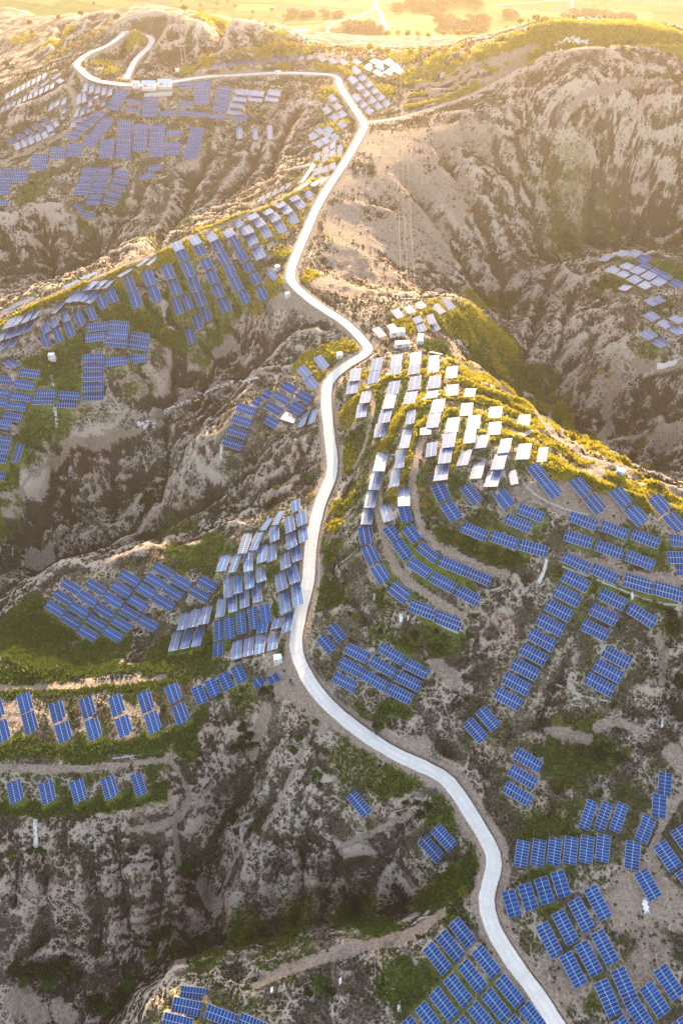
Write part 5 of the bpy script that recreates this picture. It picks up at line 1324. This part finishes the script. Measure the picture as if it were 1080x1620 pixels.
# grass tufts and low scrub, past counting
def tufts(name, wgt, n, size, mat, label, cat, seed, blades=3, squat=1.0, far=620):
    r = np.random.default_rng(seed)
    cell = (DYR * DXC)
    vis = (GY < far) & (np.abs(GX) < (.30 * GY + 82)) & (Dr > 3.4) & (Dl > 3.2) & (Ds > 3.2)
    w = (wgt * TABM * cell * vis / (1 + (np.maximum(GY, 0) / 230) ** 1.2)).ravel(); w = w / w.sum()
    k = r.choice(NR * NC, n, p=w)
    x = GX.ravel()[k] + r.normal(size=n) * .5 * DXC.repeat(NC, 1).ravel()[k] if False else GX.ravel()[k] + (r.random(n) - .5) * np.broadcast_to(DXC, Z.shape).ravel()[k]
    y = GY.ravel()[k] + (r.random(n) - .5) * np.broadcast_to(DYR, Z.shape).ravel()[k]
    z = sample(Z, x, y)
    s = size * r.lognormal(0, .35, n) * (1 + y / 900)
    c = np.stack([x, y, z], 1)
    vs = []; tint = np.clip(r.normal(.5, .25, n), 0, 1)
    a0 = r.uniform(0, 6.28, n)
    for b_ in range(blades):
        a = a0 + b_ * 6.283 / blades + r.normal(size=n) * .3
        dx, dy = np.cos(a), np.sin(a)
        h = s * squat * r.uniform(.6, 1.1, n)
        p0 = c + np.stack([-dy * s * .34, dx * s * .34, -.05 + 0 * s], 1)
        p1 = c + np.stack([dy * s * .34, -dx * s * .34, -.05 + 0 * s], 1)
        p2 = c + np.stack([dx * s * .55 - dy * s * -.18, dy * s * .55 + dx * s * -.18, h], 1)
        p3 = c + np.stack([dx * s * .55 - dy * s * .22, dy * s * .55 + dx * s * .22, h * .9], 1)
        vs.append(np.stack([p0, p1, p2, p3], 1))
    V_ = np.stack(vs, 1).reshape(-1, 3)
    F_ = np.arange(len(V_)).reshape(-1, 4)
    me = mesh_from(name, V_, F_.astype(np.int32), mat)
    at_ = me.attributes.new('tint', 'FLOAT', 'POINT'); at_.data.foreach_set('value', np.repeat(tint, blades * 4).astype(np.float32))
    o = link(name, me); tag(o, label, cat, kind='stuff')
LEAF['grass'] = leaf_mat('meadow grass', (.040, .075, .012), (.19, .24, .045))
LEAF['sun_grass'] = leaf_mat('sun gilded grass', (.22, .175, .014), (.64, .56, .06), .45)  # backlit glow put into the leaf colour
LEAF['scrub'] = leaf_mat('grey scrub', (.020, .022, .012), (.075, .070, .036), .1)
undert = np.ones_like(Z)
tufts('grass', np.clip(GRASS - .25, 0, 1) * (1 - SUNGOLD) * (1 - SOIL), 85000, .42, LEAF['grass'], 'green meadow grass on the terraces and gully floors', 'grass', 3)
tufts('sun_gilded_grass', np.clip(SUNGOLD - .2, 0, 1) * (1 - SOIL), 110000, .42, LEAF['sun_grass'], 'golden backlit grass on the terrace banks and ridge tops', 'grass', 4, far=760)
tufts('scrub', (1 - np.clip(GRASS * 1.4 + SUNGOLD * 1.4 + SOIL, 0, 1)) * np.clip(.25 - CREST * 1.2 + FLOW * .5 + .9 * np.maximum(brk, 0), 0, 2), 80000, .46, LEAF['scrub'], 'low dark scrub dotted over the bare slopes', 'scrub', 5, squat=.8)
print('plants', round(time.time() - T0, 1), nplant, nf)
# ------------------------------------------------------------------ cabins, boxes, poles, wires
M_white = simple('white painted steel', (.80, .81, .82), .5, var=.05)
M_blue = simple('pale blue painted steel', (.50, .66, .78), .45, var=.06)
M_roofb = simple('light blue sheet roof', (.45, .60, .74), .45, var=.08)
M_dark = simple('dark louvre', (.10, .11, .12), .6)
M_conc = simple('weathered concrete', (.52, .50, .47), .9, var=.15)
M_slab = simple('pale cast concrete', (.66, .63, .58), .9, var=.1)
def yaw_at(u, v, du, dv):
    p = hit([u, u + du], [v, v + dv]); d = p[1] - p[0]
    return math.atan2(d[1], d[0])
def cabin(name, label, cat, u, v, size, yaw, roof, body, pitched=False, stripes=True, group=None, lift=.0):
    p = hit(u, v)[0]; zz = hz(p[0], p[1])
    l, w, h = [q * .86 for q in size]
    zz = max(zz, max(hz(p[0] + math.cos(yaw) * a * l / 2 - math.sin(yaw) * b * w / 2, p[1] + math.sin(yaw) * a * l / 2 + math.cos(yaw) * b * w / 2) for a in (-1, 1) for b in (-1, 1)) - .15)
    o = empty(name, (p[0], p[1], zz)); o.rotation_euler = (0, 0, yaw)
    tag(o, label, cat, group)
    q = MB(); q.box((0, 0, -.6), (l + .5, w + .5, 1.5)); link('plinth', q.mesh('plinth', M_conc), o)
    q = MB(); q.box((0, 0, .15 + h / 2), (l, w, h))
    n_ = max(3, int(l / .7))
    for k in range(n_ + 1):
        x = -l / 2 + l * k / n_
        for s in (-1, 1): q.box((x, s * (w / 2 + .02), .15 + h / 2), (.09, .07, h * .94))
    link('body', q.mesh('body', body), o)
    q = MB()
    if pitched:
        n0 = len(q.v); hw_ = w / 2 + .3; hl = l / 2 + .3; z0 = .15 + h; z1 = z0 + w * .22
        q.v += [(-hl, -hw_, z0), (hl, -hw_, z0), (hl, hw_, z0), (-hl, hw_, z0), (-hl, 0, z1), (hl, 0, z1)]
        q.f += [(0, 1, 5, 4), (2, 3, 4, 5), (0, 4, 3), (1, 2, 5), (0, 3, 2, 1)]; q.m += [0] * 5
    else:
        q.box((0, 0, .15 + h + .08), (l + .16, w + .16, .16))
        for k in range(1, n_): q.box((-l / 2 + l * k / n_, 0, .15 + h + .19), (.10, w, .06))
    link('roof', q.mesh('roof', roof), o)
    dl = link('door', None or (lambda d: (d.box((l * .26, -w / 2 - .05, .15 + h * .45), (.95, .06, h * .82)), d.mesh('door', M_blue))[1])(MB()), o)
    hd = MB(); hd.box((l * .26 + .36, -w / 2 - .11, .15 + h * .45), (.07, .06, .3)); link('handle', hd.mesh('handle', M_dark), dl)
    q = MB()
    for k in range(4): q.box((-l * .24, -w / 2 - .05, .15 + h * (.35 + .12 * k)), (l * .28, .05, h * .06))
    link('louvre', q.mesh('louvre', M_dark), o)
    return o
cabin('equipment_cabin', 'larger white ribbed equipment cabin on the knoll beside the road junction', 'cabin', 628, 531, (7.2, 3.0, 2.9), math.radians(8), M_white, M_white)
cabin('equipment_cabin', 'low white equipment cabin in front of the larger one on the knoll', 'cabin', 636, 549, (6.8, 2.6, 2.3), math.radians(8), M_white, M_white)
cabin('equipment_cabin', 'narrow pale blue container standing right of the white cabins on the knoll', 'container', 664, 543, (5.6, 2.6, 2.7), math.radians(84), M_blue, M_blue)
for u, v, sz, yw, lab, c in [
    (440, 1047, (2.8, 2.0, 2.2), .2, 'white transformer box with blue door left of the road above the spur', 'w'),
    (84, 569, (2.9, 2.1, 2.2), .05, 'white transformer box on the grass of the left ridge nose', 'w'),
    (979, 751, (3.0, 2.2, 2.4), -.4, 'white and blue transformer box on the golden ridge track at the right', 'b'),
    (537, 566, (2.6, 2.2, 2.2), .3, 'white box at the inner edge of the middle road junction', 'w'),
    (455, 470, (2.0, 1.6, 1.6), .5, 'small white box below the road bend west of the brown slope', 'w'),
    (439, 427, (2.4, 1.9, 1.9), .6, 'white box beside the road bend next to a single solar table', 'w'),
    (281, 114, (2.8, 2.0, 2.2), 0, 'small white box on the bank above the far road', 'w'),
    (216, 137, (5, 3.6, 3.0), .0, 'small white hut at the left end of the far station', 'r'),
    (440, 117, (4.2, 2.0, 2.0), .0, 'white box at the verge of the far road', 'w')]:
    cabin('transformer_box', lab, 'transformer box', u, v, sz, yw, M_roofb if c in 'rb' else M_white, M_blue if c == 'b' else M_white)
cabin('station_building', 'white station building with light blue roof, left of the pair by the far road', 'building', 237, 140, (9.5, 6, 3.4), .0, M_roofb, M_white, True)
cabin('station_building', 'white station building with light blue roof, right of the pair by the far road', 'building', 262, 137, (9.5, 6, 3.4), .0, M_roofb, M_white, True)
yard = hit([229, 273, 272, 229], [146, 143, 151, 154])
zt = float(np.mean([hz(q[0], q[1]) for q in yard])) + .5
q = MB(); q.v = [(a[0], a[1], zt) for a in yard] + [(a[0], a[1], zt - 3) for a in yard]; q.f = [(3, 2, 1, 0), (0, 1, 5, 4), (1, 2, 6, 5), (2, 3, 7, 6), (3, 0, 4, 7), (4, 5, 6, 7)]; q.m = [0] * 6
tag(link('concrete_yard', q.mesh('concrete_yard', M_conc)), 'flat pale concrete yard in front of the far station buildings', 'yard')

def hframe(u, v, h, gap, yaw, label, single=False):
    p = hit(u, v)[0]; b = Vector((p[0], p[1], hz(p[0], p[1])))
    o = empty('utility_pole', b); o.rotation_euler = (0, 0, yaw); tag(o, label, 'utility pole')
    for s in ((0,) if single else (-1, 1)):
        q = MB(); q.tube((s * gap / 2, 0, -.8), (s * gap / 2, 0, h), .22, .15, 8); link('pole', q.mesh('pole', M_conc), o)
    q = MB(); q.box((0, 0, h - .35), (gap * 2.1 if not single else 2.6, .22, .26)); ca_ = link('crossarm', q.mesh('crossarm', M_slab), o)
    if not single:
        q = MB(); q.tube((-gap / 2, 0, h * .62), (gap / 2, 0, h * .9), .07, seg=5); q.tube((gap / 2, 0, h * .62), (-gap / 2, 0, h * .9), .07, seg=5); link('brace', q.mesh('brace', M_steel), o)
    tips = []
    for s in (-1, 0, 1):
        q = MB(); x = s * (gap * 1.0 if not single else 1.1)
        for k in range(3): q.tube((x, 0, h - .2 + k * .16), (x, 0, h - .1 + k * .16), .14, .09, 8)
        link('insulator', q.mesh('insulator', M_white), ca_)
        tips.append(b + Vector((math.cos(yaw) * x, math.sin(yaw) * x, h + .3)))
    return tips
t1 = hframe(643.5, 506, 11.0, 3.0, math.radians(2), 'twin concrete power pole with crossarm on the cabin knoll')
t2 = hframe(631, 105, 13.0, 2.6, math.radians(2), 'twin concrete power pole on the far ridge above the road bend')
t3 = hframe(292, 103, 12.0, 2.6, math.radians(20), 'twin power pole behind the far road near the small white box')
t4 = hframe(480, 84, 12.0, 0, 0, 'single power pole standing behind the far ridge road', True)
t5 = hframe(147, 105, 9.0, 0, 0, 'left single pole inside the far hairpin', True)
t6 = hframe(151, 102, 9.0, 0, 0, 'right single pole inside the far hairpin', True)
M_wire = simple('pale weathered wire', (.34, .32, .30), .6, .0)
def wire(a, b, sag, r, label):
    q = MB(); n_ = 26; pts = []
    for k in range(n_ + 1):
        f = k / n_; p = a.lerp(b, f); pts.append(p - Vector((0, 0, sag * 4 * f * (1 - f))))
    for k in range(n_): q.tube(pts[k], pts[k + 1], r, seg=5)
    tag(link('power_line', q.mesh('power_line', M_wire)), label, 'power line', 'wires between the twin poles')
for a, b, nm in zip(t1, t2, ('left', 'middle', 'right')): wire(a, b, 9, .03, f'{nm} one of three pale wires rising from the cabin knoll to the far ridge')
for k, (a, b) in enumerate(zip(t3, t4)): wire(a, b, 3, .025, f'{("left", "middle", "right")[k]} wire between the poles behind the far road')

# concrete walls, slabs and chutes
for uv, wd, lab in [([(580,614),(594,606),(608,598)], 1.3, 'pale concrete slab bent round the crown below the second column'), ([(609,594),(626,592),(644,590)], 1.2, 'pale concrete slab along the crown beside the third column'),
    ([(679,558),(695,561),(712,566)], 1.4, 'pale concrete slab on the crown edge below the small container'), ([(651,641),(662,637),(672,631)], 1.5, 'short pale slab at the bend of the second golden bank'),
    ([(676,627),(698,624),(720,625)], .9, 'thin pale slab along the inner golden bank'), ([(811,691),(830,689),(851,684)], 1.5, 'long pale slab lying on the golden terrace at the right'),
    ([(1038,580),(1055,577),(1070,573)], 1.6, 'pale slab on the promontory at the right edge')]:
    w = catmull(hit([q_[0] for q_ in uv], [q_[1] for q_ in uv]), 1.5)
    tag(ribbon('concrete_slab', w, wd, M_slab, lift=.55, thick=.9, follow=True, kind=None), lab, 'slab')
for uv, wd, lab in [([(57,1296),(57,1318),(57,1341)], 1.0, 'white concrete chute running down the left cliff top'), ([(87,645),(89,660),(91,676)], .9, 'pale concrete chute below the cliff lip row'),
    ([(82,594),(83,602),(85,611)], .8, 'short concrete chute on the left ridge bench'), ([(864,885),(862,896),(857,910),(851,923)], .8, 'pale curved chute at the end of the hedge row'),
    ([(350,703),(350,713),(350,726)], .7, 'white chute under the stack of four at the spur edge')]:
    w = catmull(hit([q_[0] for q_ in uv], [q_[1] for q_ in uv]), 1.2)
    o = ribbon('drain_chute', w, wd, M_slab, lift=.15, thick=.5, follow=True, kind=None); tag(o, lab, 'drain chute')
    for s in (-1, 1): ribbon('side_wall', w, .14, M_conc, lift=.36, thick=.6, follow=True, kind=None, parent=o, off=s * (wd / 2 + .08))
M_sheet = simple('white plastic sheet', (.78, .80, .83), .4, var=.08)
for u, v, s, lab in [(634, 977, 2.4, 'crumpled white plastic sheet on the bank under the curved terrace'), (592, 944, 1.8, 'white plastic scrap beside the ditch of the outer terrace'), (645, 978, 1.0, 'small white scrap right of the crumpled sheet'),
    (1020, 1433, 3.0, 'pale plastic sheet on the bare slope between the bottom right fields'), (430, 1566, 1.4, 'white scrap on the bottom ridge below the track'), (631, 1592, 2.0, 'torn white sheet in the dark scrub beside the bottom field'),
    (538, 1552, 1.4, 'thin white scrap on the slope under the track'), (590, 1162, 1.8, 'pale plastic sheet on the road bank below the block of nine'), (999, 942, 1.6, 'white sheet scrap at the end of the long terrace ditch'), (1046, 1146, 1.5, 'white scrap above the pink slip at the right edge')]:
    p = hit(u, v)[0]; vs = []; n_ = 7; ph = random.uniform(0, 6)
    for i in range(n_):
        for j in range(n_):
            a = (i / (n_ - 1) - .5); b = (j / (n_ - 1) - .5)
            k = 1 - .5 * abs(math.sin(ph + 5 * math.atan2(b, a)))
            x = p[0] + a * s * k * .7 ; y = p[1] + b * s * k * 1.6 + a * .4
            vs.append((x, y, hz(x, y) + .1 + .22 * random.random()))
    fs = [(i * n_ + j, (i + 1) * n_ + j, (i + 1) * n_ + j + 1, i * n_ + j + 1) for i in range(n_ - 1) for j in range(n_ - 1)]
    me = mesh_from('plastic_sheet', vs, fs, M_sheet, True)
    o = link('plastic_sheet', me); sm = o.modifiers.new('thickness', 'SOLIDIFY'); sm.thickness = .03
    tag(o, lab, 'plastic sheet')

# ------------------------------------------------------------------ sheep
M_wool = simple('sheep wool', (.80, .77, .72), .9, var=.08, scale=8)
def sheep_mesh(head_down):
    bm = bmesh.new(); L_ = bm.verts.layers.float.new('rad')
    rings = [(-.52, .62, .10), (-.46, .64, .22), (-.25, .66, .29), (.05, .64, .30), (.30, .68, .27), (.44, .76, .19), (.55, .86 - head_down * .25, .13), (.66, .92 - head_down * .42, .12), (.80, .86 - head_down * .5, .10), (.90, .80 - head_down * .52, .055)]
    prev = None; seg = 8
    for x, z, r in rings:
        cur = [bm.verts.new((x, math.cos(2 * math.pi * k / seg) * r * .85, z + math.sin(2 * math.pi * k / seg) * r)) for k in range(seg)]
        if prev:
            for k in range(seg): bm.faces.new((prev[k], prev[(k + 1) % seg], cur[(k + 1) % seg], cur[k]))
        else: bm.faces.new(list(reversed(cur)))
        prev = cur
    bm.faces.new(prev)
    def limb(pts):
        pv = None
        for (x, y, z, r) in pts:
            cur = [bm.verts.new((x + math.cos(2 * math.pi * k / 5) * r, y + math.sin(2 * math.pi * k / 5) * r, z)) for k in range(5)]
            if pv:
                for k in range(5): bm.faces.new((pv[k], pv[(k + 1) % 5], cur[(k + 1) % 5], cur[k]))
            pv = cur
        bm.faces.new(pv)
    for s in (-1, 1):
        limb([(.27, s * .13, .55, .085), (.30, s * .13, .32, .055), (.28, s * .13, .0, .045)])
        limb([(-.36, s * .14, .58, .11), (-.32, s * .14, .38, .07), (-.42, s * .14, .27, .05), (-.38, s * .14, .0, .045)])
        limb([(.64, s * .09, .93 - head_down * .42, .03), (.60, s * .22, .90 - head_down * .42, .02)])
    limb([(-.53, 0, .68, .05), (-.60, 0, .50, .02)])
    bmesh.ops.recalc_face_normals(bm, faces=bm.faces)
    me = bpy.data.meshes.new('sheep'); bm.to_mesh(me); bm.free(); me.materials.append(M_wool)
    for p_ in me.polygons: p_.use_smooth = True
    return me
SHEEP = [sheep_mesh(0), sheep_mesh(1)]
def flock(path, n, spread, label, group, scale, seed):
    r = random.Random(seed)
    for k in range(n):
        f = (k + r.random()) / n * (len(path) - 1); i = min(int(f), len(path) - 2); t = f - i
        u = path[i][0] * (1 - t) + path[i + 1][0] * t + r.gauss(0, spread[0]); v = path[i][1] * (1 - t) + path[i + 1][1] * t + r.gauss(0, spread[1])
        p = hit(u, v)[0]
        o = link('sheep', SHEEP[k % 2], loc=(p[0], p[1], hz(p[0], p[1]) - .03)); o.scale = (scale,) * 3
        o.rotation_euler = (0, 0, math.radians(20) + r.gauss(0, .9)); tag(o, label, 'sheep', group)
flock([(434, 674), (446, 672), (458, 676), (468, 674)], 26, (3, 2.2), 'white sheep bunched at the end of the path under the spur cliff', 'sheep bunched below the spur', 1.15, 1) if False else None
flock([(216, 674), (222, 672), (232, 676), (244, 674)], 24, (3, 2.6), 'white sheep bunched on the pale slope under the left cliff', 'sheep bunched under the left cliff', 1.2, 1)
flock([(258, 656), (275, 645), (300, 637), (325, 622), (350, 612), (385, 604), (410, 600)], 44, (2.4, 1.6), 'white sheep strung out along the goat path in the left ravine', 'sheep on the goat path', 1.2, 2)
flock([(882, 74), (896, 64), (908, 66), (920, 68), (926, 74)], 40, (4, 3), 'white sheep grazing on the far right ridge below its crest', 'sheep on the far ridge', 1.5, 3)
print('objects', round(time.time() - T0, 1))
# ------------------------------------------------------------------ air
hb = MB(); hb.box((0, 0, 0), (3000, 2900, CAMH + 8 + 110))
hm = bpy.data.materials.new('haze'); hm.use_nodes = True
hn = hm.node_tree; hn.nodes.clear()
ho = hn.nodes.new('ShaderNodeOutputMaterial'); pv = hn.nodes.new('ShaderNodeVolumePrincipled')
pv.inputs['Color'].default_value = (1.0, .84, .64, 1)
pv.inputs['Density'].default_value = HAZE
pv.inputs['Anisotropy'].default_value = .6
hn.links.new(pv.outputs[0], ho.inputs['Volume'])
haze = link('haze', hb.mesh('haze', hm), loc=(0, 1000, (CAMH + 8 - 110) / 2))
tag(haze, 'warm evening haze lying over the hills and the plain', 'haze', kind='stuff')
print('done', round(time.time() - T0, 1))
